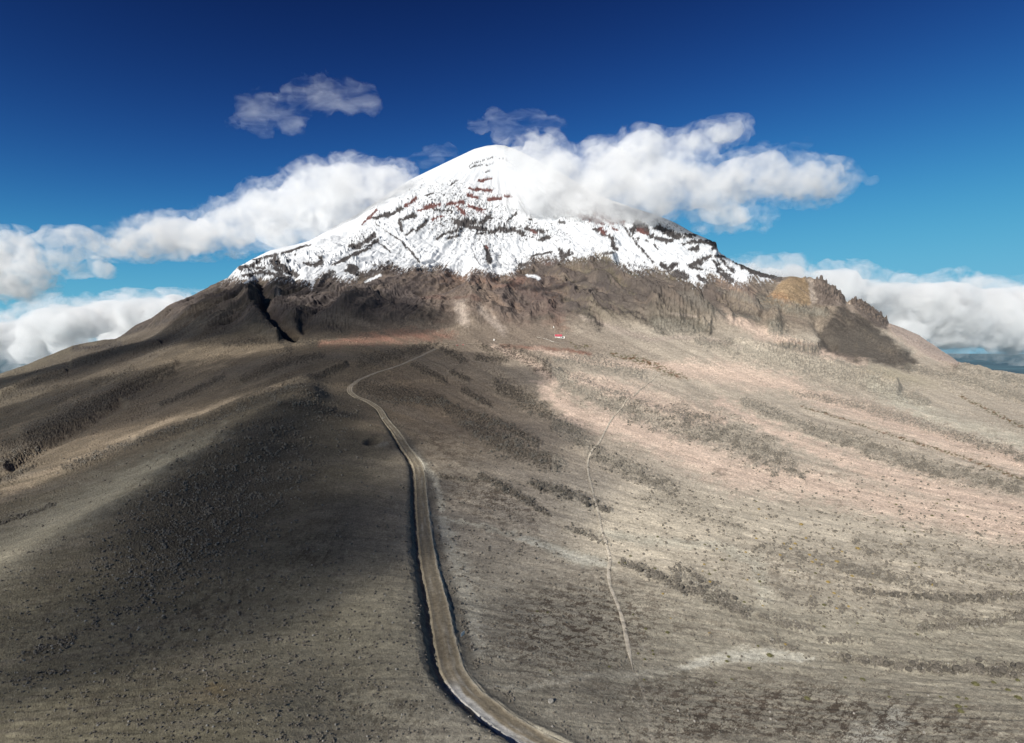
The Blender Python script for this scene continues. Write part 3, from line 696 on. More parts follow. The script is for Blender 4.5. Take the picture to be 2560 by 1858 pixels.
rill = sstep(.80, .96, ridged(psi / 75 + .5 * wA, SX32 / 420, 3, 157)) * sstep(1000, 1150, SY32) * (1 - roadside)
mix(rill, (.11, .09, .068), .45)
mix(lay, (.21, .19, .15), .8)
mix(pit, (.06, .055, .045), .7)  # shade inside the pit painted as dark ground
mix(stroke([(1583,1678),(1592,1695),(1606,1725),(1618,1770),(1632,1870)], [5,4,4,4,4], .9, .4), (.40,.36,.29), .4)
# streaks and mottling
var = 1 + .10 * fg * (1 - mtn) + (.17 + .14 * mtn) * st1 + .12 * st2 + .13 * sp + .16 * fbm(SX32 / 4.5, SY32 / 3, 2, 151) + .10 * np.random.default_rng(5).normal(size=SX32.shape).astype(np.float32)
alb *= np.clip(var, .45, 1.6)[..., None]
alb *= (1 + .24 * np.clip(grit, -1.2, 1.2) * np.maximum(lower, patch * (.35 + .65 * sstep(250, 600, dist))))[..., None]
mix(belt * sstep(.28, .62, rib + .25 * grit), (.070, .058, .056), .7)
mix(belt * sstep(.05, -.35, rib), (.150, .112, .092), .5)
mix(belt * sstep(.2, .5, fbm(SX32 / 90, SY32 / 30, 3, 197)) * sstep(1000, 1120, SX32) * sstep(1480, 1380, SX32), (.150, .088, .070), .5)
fa = sstep(.1, .45, fbm(th * 60, rs / 170, 3, 161)) * lower
mix(fa, (.165, .130, .105), .45)
# rock and snow
rockc = C(.052, .047, .046) * (1 + .35 * led[..., None])
redc = C(.100, .047, .043) * (1 + .35 * led[..., None])
w_r = np.clip(rr * 1.6 / (rr + rk + .05), 0, 1)[..., None]
rkc = rockc * (1 - w_r) + redc * w_r
s_ = snow[..., None]
alb = alb * (1 - s_ * .0)
top = rkc
m_rock = (snow * sstep(.25, .72, rockm))[..., None]
alb = alb * (1 - s_) + s_ * C(.50, .512, .528)
alb = alb * (1 - m_rock) + top * m_rock
out_rock = ((1 - snow) * sstep(.4, .7, rock_all) * mtn)[..., None]
alb = alb * (1 - out_rock * .8) + rkc * out_rock * .8
alb = np.clip(alb, .01, .92)
SNOWV = (snow * (1 - m_rock[..., 0])).astype(np.float32)
print("colours done")

# ------------------------------------------------------------------ materials
def mat(name):
    m = bpy.data.materials.new(name); m.use_nodes = True
    n = m.node_tree.nodes; b = n["Principled BSDF"]
    return m, m.node_tree, b
def simple(name, col, rough=.85, var=.25, scale=3.0, metal=0.0):
    m, t, b = mat(name)
    tc = t.nodes.new("ShaderNodeTexCoord"); nz = t.nodes.new("ShaderNodeTexNoise")
    nz.inputs["Scale"].default_value = scale; nz.inputs["Detail"].default_value = 5
    t.links.new(tc.outputs["Object"], nz.inputs["Vector"])
    cr = t.nodes.new("ShaderNodeValToRGB")
    cr.color_ramp.elements[0].color = (*[c * (1 - var) for c in col], 1); cr.color_ramp.elements[1].color = (*[min(1, c * (1 + var)) for c in col], 1)
    cr.color_ramp.elements[0].position = .3; cr.color_ramp.elements[1].position = .7
    t.links.new(nz.outputs[0], cr.inputs[0]); t.links.new(cr.outputs[0], b.inputs["Base Color"])
    b.inputs["Roughness"].default_value = rough; b.inputs["Metallic"].default_value = metal
    return m

mg, t, b = mat("ash_rock_and_snow")
at = t.nodes.new("ShaderNodeAttribute"); at.attribute_name = "ground_colour"
sn = t.nodes.new("ShaderNodeAttribute"); sn.attribute_name = "snow"
geo = t.nodes.new("ShaderNodeNewGeometry")
def noise(scale, detail=4, rough=.6):
    n = t.nodes.new("ShaderNodeTexNoise"); n.inputs["Scale"].default_value = scale; n.inputs["Detail"].default_value = detail; n.inputs["Roughness"].default_value = rough
    t.links.new(geo.outputs["Position"], n.inputs["Vector"]); return n
n1 = noise(.55, 4, .65); n2 = noise(.06, 4, .6)
def mathn(op, a, b_, c=None):
    n = t.nodes.new("ShaderNodeMath"); n.operation = op
    for i, v in enumerate((a, b_, c)):
        if v is None: continue
        if isinstance(v, (int, float)): n.inputs[i].default_value = v
        else: t.links.new(v, n.inputs[i])
    return n.outputs[0]
f1 = mathn('MULTIPLY_ADD', n1.outputs[0], 1.5, .25)
f2 = mathn('MULTIPLY_ADD', n2.outputs[0], .8, .6)
fm = mathn('MULTIPLY', f1, f2)
inv = mathn('SUBTRACT', 1.0, sn.outputs["Fac"])
fmm = mathn('MULTIPLY_ADD', mathn('SUBTRACT', fm, 1.0), inv, 1.0)
vm = t.nodes.new("ShaderNodeVectorMath"); vm.operation = 'SCALE'
t.links.new(at.outputs["Color"], vm.inputs[0]); t.links.new(fmm, vm.inputs["Scale"])
t.links.new(vm.outputs[0], b.inputs["Base Color"])
b.inputs["Roughness"].default_value = .95
b.inputs["Specular IOR Level"].default_value = .12
bp = t.nodes.new("ShaderNodeBump"); bp.inputs["Distance"].default_value = .5; bp.inputs["Strength"].default_value = .7
nb = noise(.9, 6, .7)
t.links.new(mathn('MULTIPLY', nb.outputs[0], inv), bp.inputs["Height"]); t.links.new(bp.outputs[0], b.inputs["Normal"])

# ------------------------------------------------------------------ terrain mesh
V = np.stack([XW, YW, ZW], -1).reshape(-1, 3)
idx = np.arange(NR * NC, dtype=np.int32).reshape(NR, NC)
Fq = np.stack([idx[:-1, :-1], idx[:-1, 1:], idx[1:, 1:], idx[1:, :-1]], -1).reshape(-1, 4)
me = mesh_from("terrain", V, Fq, mg, True)
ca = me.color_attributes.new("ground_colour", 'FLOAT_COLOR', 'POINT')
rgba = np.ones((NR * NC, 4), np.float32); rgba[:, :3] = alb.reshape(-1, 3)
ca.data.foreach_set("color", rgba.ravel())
sa_ = me.attributes.new("snow", 'FLOAT', 'POINT'); sa_.data.foreach_set("value", SNOWV.ravel())
terrain = tag(obj("terrain", me), kind="structure")

# ------------------------------------------------------------------ road surface
def ribbon(name, c, zc, offs, zoff, colfn, material, kind="structure"):
    T = np.gradient(c, axis=0); T /= np.linalg.norm(T, axis=1, keepdims=True)
    N = np.stack([-T[:, 1], T[:, 0]], 1)
    n, k_ = len(c), offs.shape[-1]
    s_ = np.arange(n)
    P = c[:, None, :] + N[:, None, :] * offs[None, :, None] if offs.ndim == 1 else c[:, None, :] + N[:, None, :] * offs[:, :, None]
    Z = zc[:, None] + zoff if zc.ndim == 1 else zc + zoff
    v = np.concatenate([P, np.broadcast_to(Z, P.shape[:2])[..., None]], -1).reshape(-1, 3)
    ii = np.arange(n * k_).reshape(n, k_)
    f = np.stack([ii[:-1, :-1], ii[1:, :-1], ii[1:, 1:], ii[:-1, 1:]], -1).reshape(-1, 4)[:, ::-1]
    m_ = mesh_from(name, v, f, material, True)
    a = m_.color_attributes.new("ground_colour", 'FLOAT_COLOR', 'POINT')
    col = np.ones((n * k_, 4), np.float32); col[:, :3] = colfn(P.reshape(-1, 2), n, k_).reshape(-1, 3)
    a.data.foreach_set("color", col.ravel())
    m_.attributes.new("snow", 'FLOAT', 'POINT')
    return obj(name, m_)

fine = resample(catmull(rp, 60), 0.7)
s3 = np.concatenate([[0], np.cumsum(np.linalg.norm(np.diff(rc, axis=0), axis=1))])
s7 = np.arange(len(fine)) * 0.7
zf = np.interp(s7, s3, rz)
lat = .88 * np.array([-5.2, -4.5, -4.05, -3.7, -3.3, -2.8, -2.2, -1.6, -1.0, -0.4, 0.2, 0.8, 1.4, 2.0, 2.6, 3.0, 3.35, 3.7, 4.3])
zl = np.array([-.7, -.15, .28, .30, .04, 0, -.05, -.06, .02, .06, .05, .0, -.05, -.05, 0, .10, .16, -.1, -.9])
jit = np.stack([fbm(s7 / 6, np.full_like(s7, k_ * 1.7), 3, 201) for k_ in range(len(lat))], 1)
offs = lat[None] + jit * np.where(np.abs(lat) > 2.9, .75, .2)[None]
zo = zl[None] + jit * .05
def road_col(P, n, k_):
    L = np.repeat(lat[None], n, 0); S = np.repeat(s7[:, None], k_, 1)
    c = np.empty((n, k_, 3)); c[:] = (.205, .172, .122)
    def mx(m, col):
        nonlocal c
        c = c * (1 - m[..., None]) + np.array(col) * m[..., None]
    stre = fbm(S / 9 + L * .1, L * 1.3, 4, 211); blot = fbm(S / 16, L / 1.8 + 3, 4, 213)
    mx(sstep(.0, .5, stre) * .7, (.265, .235, .185))
    mx(sstep(.05, .5, blot) * sstep(2.8, 1.5, np.abs(L - .2)) * .7, (.34, .315, .265))
    mx(np.exp(-((L - 1.6) / .45) ** 2) * .35, (.13, .11, .08)); mx(np.exp(-((L + 1.7) / .5) ** 2) * .35, (.13, .115, .085))
    mx(sstep(-2.7, -3.5, L + .5 * stre) * .75, (.33, .31, .255))
    mx(sstep(2.85, 3.15, L) * .8 * (.5 + .5 * sstep(-.2, .3, stre)), (.30, .265, .20))
    y = P[:, 1].reshape(n, k_)
    gr = sstep(158, 150, y) * sstep(-.15, .25, blot + .25 * (L - .4)) * sstep(-1.5, .6, L)
    mx(gr * .9, (.46, .45, .42))
    mx(sstep(620, 1000, y) * .55, (.30, .255, .20))
    return c
road = tag(ribbon("road", fine, zf, offs, zo, road_col, mg), kind="structure")

# ------------------------------------------------------------------ draped tracks
def drape(name, pxpts, w, colour, seed=0, dz_=.14):
    P = np.array([ground(*p)[:2] for p in pxpts])
    c = resample(catmull(P, 40), 1.0)
    n = len(c); k_ = 7
    ww = w * (1 + .45 * fbm(np.arange(n) / 7, np.full(n, seed * 1.0), 3, 220 + seed))
    ww = np.maximum(ww, c[:, 1] / 1422 * 1.1) * np.clip(np.minimum(np.arange(n), np.arange(n)[::-1]) / 14, .12, 1)
    u = np.linspace(-1, 1, k_)
    off = u[None] * ww[:, None]
    T = np.gradient(c, axis=0); T /= np.linalg.norm(T, axis=1, keepdims=True)
    N = np.stack([-T[:, 1], T[:, 0]], 1)
    Q = c[:, None] + N[:, None] * off[..., None]
    Z = bil(ZW, Q[..., 0].ravel(), Q[..., 1].ravel()).reshape(n, k_)
    for _ in range(2):
        Zp = np.pad(Z, ((1, 1), (0, 0)), mode='edge'); Z = np.maximum(Z, (Zp[:-2] + Zp[1:-1] + Zp[2:]) / 3)
    def colf(PP, a, b_):
        g = fbm(PP[:, 0] / 2.5, PP[:, 1] / 2.5, 3, 230 + seed)
        return np.array(colour)[None] * (1 + .25 * g[:, None])
    return tag(ribbon(name, c, Z, off, np.full((n, k_), dz_) + (c[:, 1] * .0006)[:, None] - .09 * np.abs(u)[None] ** 3, colf, mg), kind="structure")
drape("footpath", [(1646,936),(1634,948),(1600,975),(1560,1010),(1535,1040),(1515,1075),(1495,1112),(1478,1130),(1470,1155),(1471,1185),(1478,1212),(1485,1245),(1497,1290),(1505,1330),(1524,1392),(1521,1430),(1526,1467),(1544,1513),(1559,1562),(1567,1602),(1583,1678)], .75, (.44, .39, .315), 1)
drape("footpath", [(1092,869),(1130,863),(1180,860),(1225,864),(1270,868)], 2.2, (.30, .25, .20), 2)
drape("footpath", [(1340,843),(1362,848),(1382,855),(1400,859),(1412,859)], 1.5, (.50, .46, .40), 3)

# ------------------------------------------------------------------ primitives
class MB:
    def __init__(self): self.v = []; self.f = []; self.n = 0
    def add(self, v, f):
        self.v += [tuple(p) for p in v]; self.f += [tuple(i + self.n for i in q) for q in f]; self.n += len(v)
    def box(self, x0, x1, y0, y1, z0, z1):
        self.add([(x0,y0,z0),(x1,y0,z0),(x1,y1,z0),(x0,y1,z0),(x0,y0,z1),(x1,y0,z1),(x1,y1,z1),(x0,y1,z1)],
                 [(0,3,2,1),(4,5,6,7),(0,1,5,4),(1,2,6,5),(2,3,7,6),(3,0,4,7)])
    def tube(self, p, q, r0, r1=None, n=10, cap=True):
        p, q = Vector(p), Vector(q); r1 = r0 if r1 is None else r1
        d = (q - p).normalized(); a = d.orthogonal().normalized(); b_ = d.cross(a)
        v = [p + (a * math.cos(2*math.pi*i/n) + b_ * math.sin(2*math.pi*i/n)) * r0 for i in range(n)] + [q + (a * math.cos(2*math.pi*i/n) + b_ * math.sin(2*math.pi*i/n)) * r1 for i in range(n)]
        f = [(i, (i+1) % n, n + (i+1) % n, n + i) for i in range(n)]
        if cap: f += [tuple(range(n))[::-1], tuple(range(n, 2*n))]
        self.add(v, f)
    def build(self, name, material, parent=None, smooth=False, bevel=0):
        me_ = bpy.data.meshes.new(name); me_.from_pydata(self.v, [], self.f); me_.update()
        me_.materials.append(material)
        if smooth: me_.polygons.foreach_set("use_smooth", [True] * len(me_.polygons))
        o = obj(name, me_, parent)
        if bevel:
            m_ = o.modifiers.new("bevel", 'BEVEL'); m_.width = bevel; m_.segments = 2; m_.limit_method = 'ANGLE'
        return o
def empty(name, loc, rz=0.0):
    o = bpy.data.objects.new(name, None); COL.objects.link(o); o.location = loc; o.rotation_euler = (0, 0, rz); o.empty_display_size = .5
    return o

M_white = simple("white_plaster", (.70, .68, .64), .8, .10, .6)
M_red = simple("red_roof_sheet", (.36, .055, .075), .6, .18, .5)
M_dark = simple("dark_opening", (.018, .018, .02), .7, .2, 1)
M_stone = simple("stone_terrace", (.27, .28, .255), .9, .2, .6)
M_wood = simple("weathered_wood", (.12, .10, .08), .85, .25, 6)
M_board = simple("sign_board", (.62, .62, .58), .6, .08, 4)
M_redcar = simple("red_car_paint", (.40, .03, .03), .35, .05, 2)
M_tyre = simple("tyre_rubber", (.02, .02, .02), .85, .1, 3)
M_glass = simple("car_glass", (.03, .035, .04), .12, .05, 1)

# ------------------------------------------------------------------ the refuge
gx, gy, gz = ground(1396, 845)
hut = tag(empty("mountain_hut", (gx, gy, gz), R(-4)), "white walled mountain hut with a red pitched roof at the foot of the volcano", "hut")
wm = MB(); wm.box(-9, 9, -1.5, 8, -2, 4.0)
wm.add([(-9,-1.5,4),(-9,8,4),(-9,3.25,8.4)], [(0,2,1)]); wm.add([(9,-1.5,4),(9,8,4),(9,3.25,8.4)], [(0,1,2)])
wall = wm.build("wall", M_white, hut)
rf = MB()
for s_ in (1, -1):
    y0, y1 = (3.25 - s_ * 5.9, 3.25)
    a = [(-9.7, y0, 3.55), (9.7, y0, 3.55), (9.7, y1, 8.75), (-9.7, y1, 8.75)]
    b_ = [(p[0], p[1], p[2] + .3) for p in a]
    q = a + b_
    rf.add(q, [(0,3,2,1),(4,5,6,7),(0,1,5,4),(1,2,6,5),(2,3,7,6),(3,0,4,7)] if s_ == 1 else [(0,1,2,3),(4,7,6,5),(0,4,5,1),(1,5,6,2),(2,6,7,3),(3,7,4,0)])
roof = rf.build("roof", M_red, hut)
bb = MB()
bb.add([(-10.05,-2.75,3.3),(-9.75,-2.75,3.3),(-9.75,3.25,8.7),(-10.05,3.25,8.7),(-10.05,-2.75,4.2),(-9.75,-2.75,4.2),(-9.75,3.25,9.5),(-10.05,3.25,9.5)], [(0,3,2,1),(4,5,6,7),(0,1,5,4),(1,2,6,5),(2,3,7,6),(3,0,4,7)])
bb.build("barge_board", M_white, roof)
d = MB(); d.box(5.2, 7.4, -1.56, -1.4, 0, 2.5); d.build("door", M_dark, wall)
for x in (-6.5, -3.2, 0.2, 3.0):
    d = MB(); d.box(x, x + 1.4, -1.56, -1.4, 1.2, 2.6); d.build("window", M_dark, wall)
pm = MB(); pm.box(9.0, 16.5, 0.5, 5.5, -2, 3.4); pm.box(8.98, 16.8, 0.2, 5.8, 3.4, 3.8)
pm.build("annex", M_white, hut)
d = MB(); d.box(10.4, 14.0, .42, .56, -.5, 2.8); d.build("doorway", M_dark, hut)
tm = MB(); tm.box(-8, 9.5, -6.5, -1.52, -5, .1); tm.build("terrace", M_stone, hut)

gx, gy, gz = ground(1384, 819)
mo = tag(empty("stone_pyramid", (gx, gy, gz)), "small pale pyramid monument on the slope above the red roofed hut", "monument")
p_ = MB(); p_.box(-1.6, 1.6, -1.6, 1.6, -1.5, .5); p_.build("base", M_stone, mo)
p_ = MB(); p_.add([(-1.3,-1.3,.5),(1.3,-1.3,.5),(1.3,1.3,.5),(-1.3,1.3,.5),(0,0,5.2)], [(0,1,4),(1,2,4),(2,3,4),(3,0,4),(3,2,1,0)]); p_.build("spire", M_white, mo)

gx, gy, gz = ground(1235, 852)
sh = tag(empty("white_shed", (gx, gy, gz), R(10)), "tiny white shed standing alone on reddish ground left of the hut", "shed")
p_ = MB(); p_.box(-1.5, 1.5, -1.4, 1.4, -1.5, 3.6); p_.build("wall", M_white, sh)
p_ = MB(); p_.add([(-1.8,-1.7,3.6),(1.8,-1.7,3.6),(1.8,1.7,3.6),(-1.8,1.7,3.6),(-1.8,0,4.7),(1.8,0,4.7)], [(0,1,5,4),(2,3,4,5),(0,4,3),(1,2,5),(3,2,1,0)]); p_.build("roof", M_white, sh)
p_ = MB(); p_.box(-.5, .5, -1.46, -1.35, 0, 2.1); p_.build("door", simple("brown_door", (.16, .08, .05)), sh)

def car(px, py, rz, label):
    x, y, z = ground(px, py)
    c = tag(empty("parked_car", (x, y, z), rz), label, "car", "cars parked at the end of the road")
    b_ = MB(); prof = [(-2.1,.35),(2.1,.35),(2.15,.75),(1.9,.95),(1.0,1.05),(.45,1.5),(-1.3,1.55),(-1.95,1.05),(-2.15,.9)]
    n = len(prof); v = [(p[0], -.85, p[1]) for p in prof] + [(p[0], .85, p[1]) for p in prof]
    b_.add(v, [tuple(range(n)), tuple(range(2*n-1, n-1, -1))] + [(i, n+i, n+(i+1) % n, (i+1) % n) for i in range(n)])
    b_.build("body", M_redcar, c, bevel=.06)
    g = MB(); g.box(-1.2, .45, -.87, .87, 1.08, 1.42); g.build("window", M_glass, c)
    for sx_ in (-1.3, 1.35):
        for sy_ in (-.8, .8):
            w_ = MB(); w_.tube((sx_, sy_ - .11, .34), (sx_, sy_ + .11, .34), .34, n=14); w_.build("wheel", M_tyre, c)
car(1143, 864, R(20), "red car parked where the road ends, left one of two")
car(1158, 863, R(-15), "red car parked where the road ends, right one of two")

# ------------------------------------------------------------------ sign, white stone
gx, gy, gz = ground(1156, 1600)
sg = tag(empty("road_sign", (gx, gy, gz), R(62)), "pale board on two wooden posts beside the gravel road", "sign")
for x in (-.45, .45):
    p_ = MB(); p_.tube((x, 0, -.6), (x, 0, 2.0), .055, .045, 8); p_.build("post", M_wood, sg)
p_ = MB(); p_.box(-.75, .75, -.10, -.056, 1.05, 1.95); p_.build("board", M_board, sg, bevel=.01)

sg.scale = (1.35, 1.35, 1.35)
# ------------------------------------------------------------------ rocks
import bmesh
def ico(sub):
    bm = bmesh.new(); bmesh.ops.create_icosphere(bm, subdivisions=sub, radius=1)
    v = np.array([p.co[:] for p in bm.verts]); f = np.array([[q.index for q in p.verts] for p in bm.faces]); bm.free()
    return v, f
iv1, if1 = ico(1); iv2, if2 = ico(2); iv3, if3 = ico(3)
M_rock = simple("grey_lava_rock", (.110, .097, .079), .92, .45, 1.5)
M_rockp = simple("pale_lava_rock", (.22, .205, .18), .92, .25, 1.5)
def rock_mesh(seed, base, faces, name, material):
    r_ = np.random.default_rng(seed)
    v = base.copy()
    for _ in range(7):                                 # chop flats off a ball
        n = r_.normal(size=3); n /= np.linalg.norm(n); d_ = r_.uniform(.55, .9)
        t_ = v @ n; v = v - np.maximum(t_ - d_, 0)[:, None] * n
    v *= 1 + .12 * perlin3(v[:, 0] * 2.2, v[:, 1] * 2.2, v[:, 2] * 2.2, seed)[:, None]
    v *= np.array([1, r_.uniform(.7, 1), r_.uniform(.75, 1.05)])
    return mesh_from(name, v, faces, material, False)
def scatter(n, wfn, ymax):
    """pixel-space candidates weighted by a mask; returns px, py"""
    W_ = wfn; W_ = W_ * (YW < ymax)
    # weight by the area a cell has in the picture
    dpx = np.gradient(PX)[None]; dpy = np.abs(np.gradient(PY, axis=0))
    prob = (W_ * dpx * dpy).ravel().astype(np.float64); prob /= prob.sum()
    ii = np.random.default_rng(n).choice(len(prob), n, p=prob)
    r_, c_ = np.divmod(ii, NC)
    j = np.random.default_rng(n + 1)
    px = PX[c_] + j.uniform(-1.5, 1.5, n); y = YR[r_] * (1 + j.uniform(-.002, .002, n))
    x = (px - CX) / F * y
    return x, y, bil(ZW, x, y)
infr = (SX32 > -40) & (SX32 < 2600) & (SY32 < 1880)
noroad = 1 - np.clip(roadside * 1.5, 0, 1)
dens = (np.clip(rub * 2.2 + rubl * 1.0, 0, 2.4) + hill * .9 + .045 +   .07 * ell(640, 1640, 330, 190, -10, .8) + .3 * ell(2200, 1400, 460, 150, 5, .8) + .12 * ell(1200, 1400, 160, 160, 0, .8) + .5 * fillm) * infr * noroad * VIS
def rubble(name, n, ymax, base, faces, smin, smax, material, seed, wgt):
    x, y, z = scatter(n, wgt, ymax)
    r_ = np.random.default_rng(seed)
    sz = np.minimum(np.minimum(smin * (1 - r_.random(n)) ** (-1 / 1.5), smax), np.clip(y * .0028, .33, 9))
    # far stones below half a pixel are useless: grow the minimum with distance
    sz = np.maximum(sz, np.minimum(y / 1422 * .75, .5))
    nb_ = 12
    bases = []
    for q in range(nb_):
        m_ = rock_mesh(seed * 31 + q, base, faces, "tmp", None)
        a = np.empty(len(m_.vertices) * 3, np.float32); m_.vertices.foreach_get("co", a); bases.append(a.reshape(-1, 3)); bpy.data.meshes.remove(m_)
    B_ = np.stack(bases)[r_.integers(0, nb_, n)]
    an = r_.uniform(0, 2 * np.pi, n); ca, sa = np.cos(an)[:, None], np.sin(an)[:, None]
    vx = (B_[..., 0] * ca - B_[..., 1] * sa) * sz[:, None]; vy = (B_[..., 0] * sa + B_[..., 1] * ca) * sz[:, None]; vz = B_[..., 2] * sz[:, None]
    v = np.stack([vx + x[:, None], vy + y[:, None], vz + (z + sz * .35)[:, None]], -1).reshape(-1, 3)
    f = (faces[None] + (np.arange(n) * len(base))[:, None, None]).reshape(-1, 3)
    return tag(obj(name, mesh_from(name, v, f, material, False)), kind="stuff")
rubble("lava_rubble", 56000, 760, iv1, if1, .16, 1.3, M_rock, 3, dens * (.07 + 1.8 * sstep(-.05, .35, fbm(SX32 / 28, SY32 / 18, 3, 171))))
rubble("pale_rubble", 3500, 420, iv1, if1, .10, .5, M_rockp, 5, dens * (SY32 > 1200))

# ------------------------------------------------------------------ single boulders (each one an object)
M_rockd = simple("dark_lava_rock", (.066, .058, .047), .92, .4, 1.5)
RB = [rock_mesh(900 + q, iv3, if3, "boulder", M_rockd) for q in range(6)]
RBP = [rock_mesh(950 + q, iv3, if3, "boulder", M_rockp) for q in range(2)]
def boulder(x, y, z, r_, me_, label, group):
    o = obj("boulder", me_, None, (x, y, z + r_ * .4))
    o.scale = (r_, r_ * random.uniform(.8, 1.1), r_ * random.uniform(.8, 1.05)); o.rotation_euler = (0, 0, random.uniform(0, 6.28))
    tag(o, label, "boulder", group); return o
x, y, z = ground(1377, 1756)
boulder(x, y, z, .95, RBP[0], "lone whitish boulder casting a dark shadow right of the road bend", None)
x, y, z = ground(957, 1048)
boulder(x, y, z, 1.5, RBP[1], "pale boulder at the road edge beside dark rocks below the upper bend", None)
ZONES = [
 ("dark boulder in the rocky ridge at the right edge above the dark shrubs", "boulders in the rocky ridge low on the right", many(stroke, [([(2090,1642),(2190,1655),(2270,1668),(2400,1674),(2560,1682)],[6,7,9,10,12])], vis=True), 60, .7, 1.7),
 ("dark boulder in the upper broken rock line near the right edge", "boulders in the upper rock line on the right", many(stroke, [([(2136,1478),(2250,1490),(2400,1497),(2560,1490)],[5,5,7,7])]), 40, .7, 1.5),
 ("grey boulder in the lava tongue below the crossing footpath", "boulders of the lava tongue by the footpath", many(stroke, [([(1551,1403),(1620,1430),(1710,1475)],[6,10,10]), ([(1700,1440),(1790,1490),(1870,1536)],[18,18,8])]), 50, .6, 1.4),
 ("grey boulder in the lava mound beside the upper footpath", "boulders of the mound by the upper footpath", many(stroke, [([(1337,1211),(1430,1240),(1517,1275)],[9,12,9]), ([(1206,1192),(1290,1235),(1375,1290)],[7,8,5])]), 45, .9, 2.0),
 ("grey boulder scattered on the dark stony crown of the hill", "boulders on the crown of the hill", ell(420, 1400, 330, 80, -38, .6), 70, .35, .75),
 ("small dark boulder on the bare slope low left of the road", "boulders on the slope low left of the road", ell(640, 1660, 330, 150, -10, .7), 30, .28, .5),
]
for lab, grp, msk, n, a, b_ in ZONES:
    xs, ys, zs = scatter(n, msk * noroad * infr * VIS, 900)
    for q in range(n):
        boulder(xs[q], ys[q], zs[q], a + (b_ - a) * random.random() ** 2, RB[random.randrange(6)], lab, grp)

# ------------------------------------------------------------------ cushion shrubs
M_olive = simple("olive_cushion_leaves", (.085, .080, .030), .8, .45, 6)
M_gold = simple("golden_moss_cushion", (.22, .155, .045), .85, .35, 5)
def shrub_mesh(seed, material, n=260):
    r_ = np.random.default_rng(seed); v = []; f = []
    cv_ = iv2.copy(); cv_ *= (.80 + .16 * perlin3(cv_[:, 0] * 2, cv_[:, 1] * 2, cv_[:, 2] * 2, seed))[:, None]; cv_[:, 2] = np.maximum(cv_[:, 2], -.25) * .85
    v += cv_.tolist(); f += if2.tolist()
    for _ in range(n):
        d_ = r_.normal(size=3); d_ /= np.linalg.norm(d_); d_[2] = abs(d_[2]) * .9
        c_ = d_ * r_.uniform(.72, 1.0) * np.array([1, 1, .85]); tng = np.cross(d_, r_.normal(size=3)); tng /= np.linalg.norm(tng)
        up = d_ * r_.uniform(.12, .25) + r_.normal(size=3) * .05; k0 = len(v)
        v += [(c_ - tng * .07).tolist(), (c_ + tng * .07).tolist(), (c_ + up + tng * .02).tolist(), (c_ + up - tng * .02).tolist()]
        f += [[k0, k0 + 1, k0 + 2], [k0, k0 + 2, k0 + 3]]
    return mesh_from("cushion_shrub", np.array(v), np.array(f), material, False)
SH = [shrub_mesh(40 + q, M_olive) for q in range(4)]; GD = [shrub_mesh(60 + q, M_gold, 160) for q in range(3)]
def shrub(px, py, rpx, ms, label, group):
    x, y, z = ground(px, py); r_ = rpx / F * y
    o = obj("cushion_shrub", ms[random.randrange(len(ms))], None, (x, y, z)); o.scale = (r_, r_, r_ * random.uniform(.85, 1.15)); o.rotation_euler = (0, 0, random.uniform(0, 6.28))
    tag(o, label, "shrub", group)
shrub(1924, 1640, 7.5, SH, "large round olive cushion shrub alone on the pale sand wash", None)
for p in [(1821,1643),(1817,1654)]: shrub(*p, 4.5, SH, "olive cushion shrub of the pair left of the big one on the pale wash", "pair of shrubs on the pale wash")
shrub(1895, 1616, 3.5, SH, "small olive shrub at the rocks above the pale sand wash", None)
shrub(2018, 1748, 7, SH, "dark olive shrub alone on the brown slope below the pale wash", None)
shrub(2157, 1700, 6, SH, "dark olive shrub standing alone below the rocky ridge", None)
for p in [(2439,1712,8),(2483,1708,6),(2521,1727,6),(2544,1702,5),(2546,1746,8),(2396,1768,7),(2402,1780,7),(2415,1768,4),(2396,1744,4),(2417,1748,4),(2352,1744,4),(2223,1744,3.5),(2270,1738,3)]:
    shrub(*p, SH, "dark olive shrub in the loose cluster near the lower right corner", "shrubs near the lower right corner")
for p in [(1595,1635),(1612,1649),(1633,1637),(1631,1628),(1523,1668),(1375,1677),(1610,1700),(1829,1699),(2113,1695)]: shrub(*p, 3.6, SH, "small olive shrub on dark ground around the lower end of the footpath", "shrubs around the lower footpath")
for p in [(1343,1529),(1370,1532),(1576,1391),(1563,1409),(1548,1408),(1644,1343)]: shrub(*p, 3.6, SH, "small dark shrub on the streaked ground between road and footpath", "shrubs between road and footpath")
for p in [(2015,1346),(1988,1360),(1950,1388),(2070,1456),(1977,1373),(2092,1405),(2030,1406),(2144,1372),(2183,1437),(2130,1441),(2115,1414),(2024,1388),(2003,1312),(2331,1463),(1897,1274),(1960,1360),(2040,1400),(2056,1413)]:
    shrub(p[0], p[1], random.uniform(3.2, 5.5), GD, "golden moss cushion among stones on the pale right slope", "golden cushions on the right slope")
for p in [(2428,1301),(2419,1293),(2388,1278),(2259,1320),(2286,1331),(2310,1331),(2193,1301),(2187,1295),(2222,1256),(2240,1262),(2342,1260),(2370,1250),(2410,1310),(2440,1330),(2330,1290)]:
    shrub(p[0], p[1], random.uniform(2.2, 3.6), SH, "small round shrub on the pinkish slope at the right", "shrubs on the pinkish right slope")
sx_, sy_, sz_ = scatter(70, (ell(2150, 1400, 400, 110, 8, .8) + .6 * ell(1850, 1500, 250, 150, 0, .8)) * infr * VIS * noroad, 700)
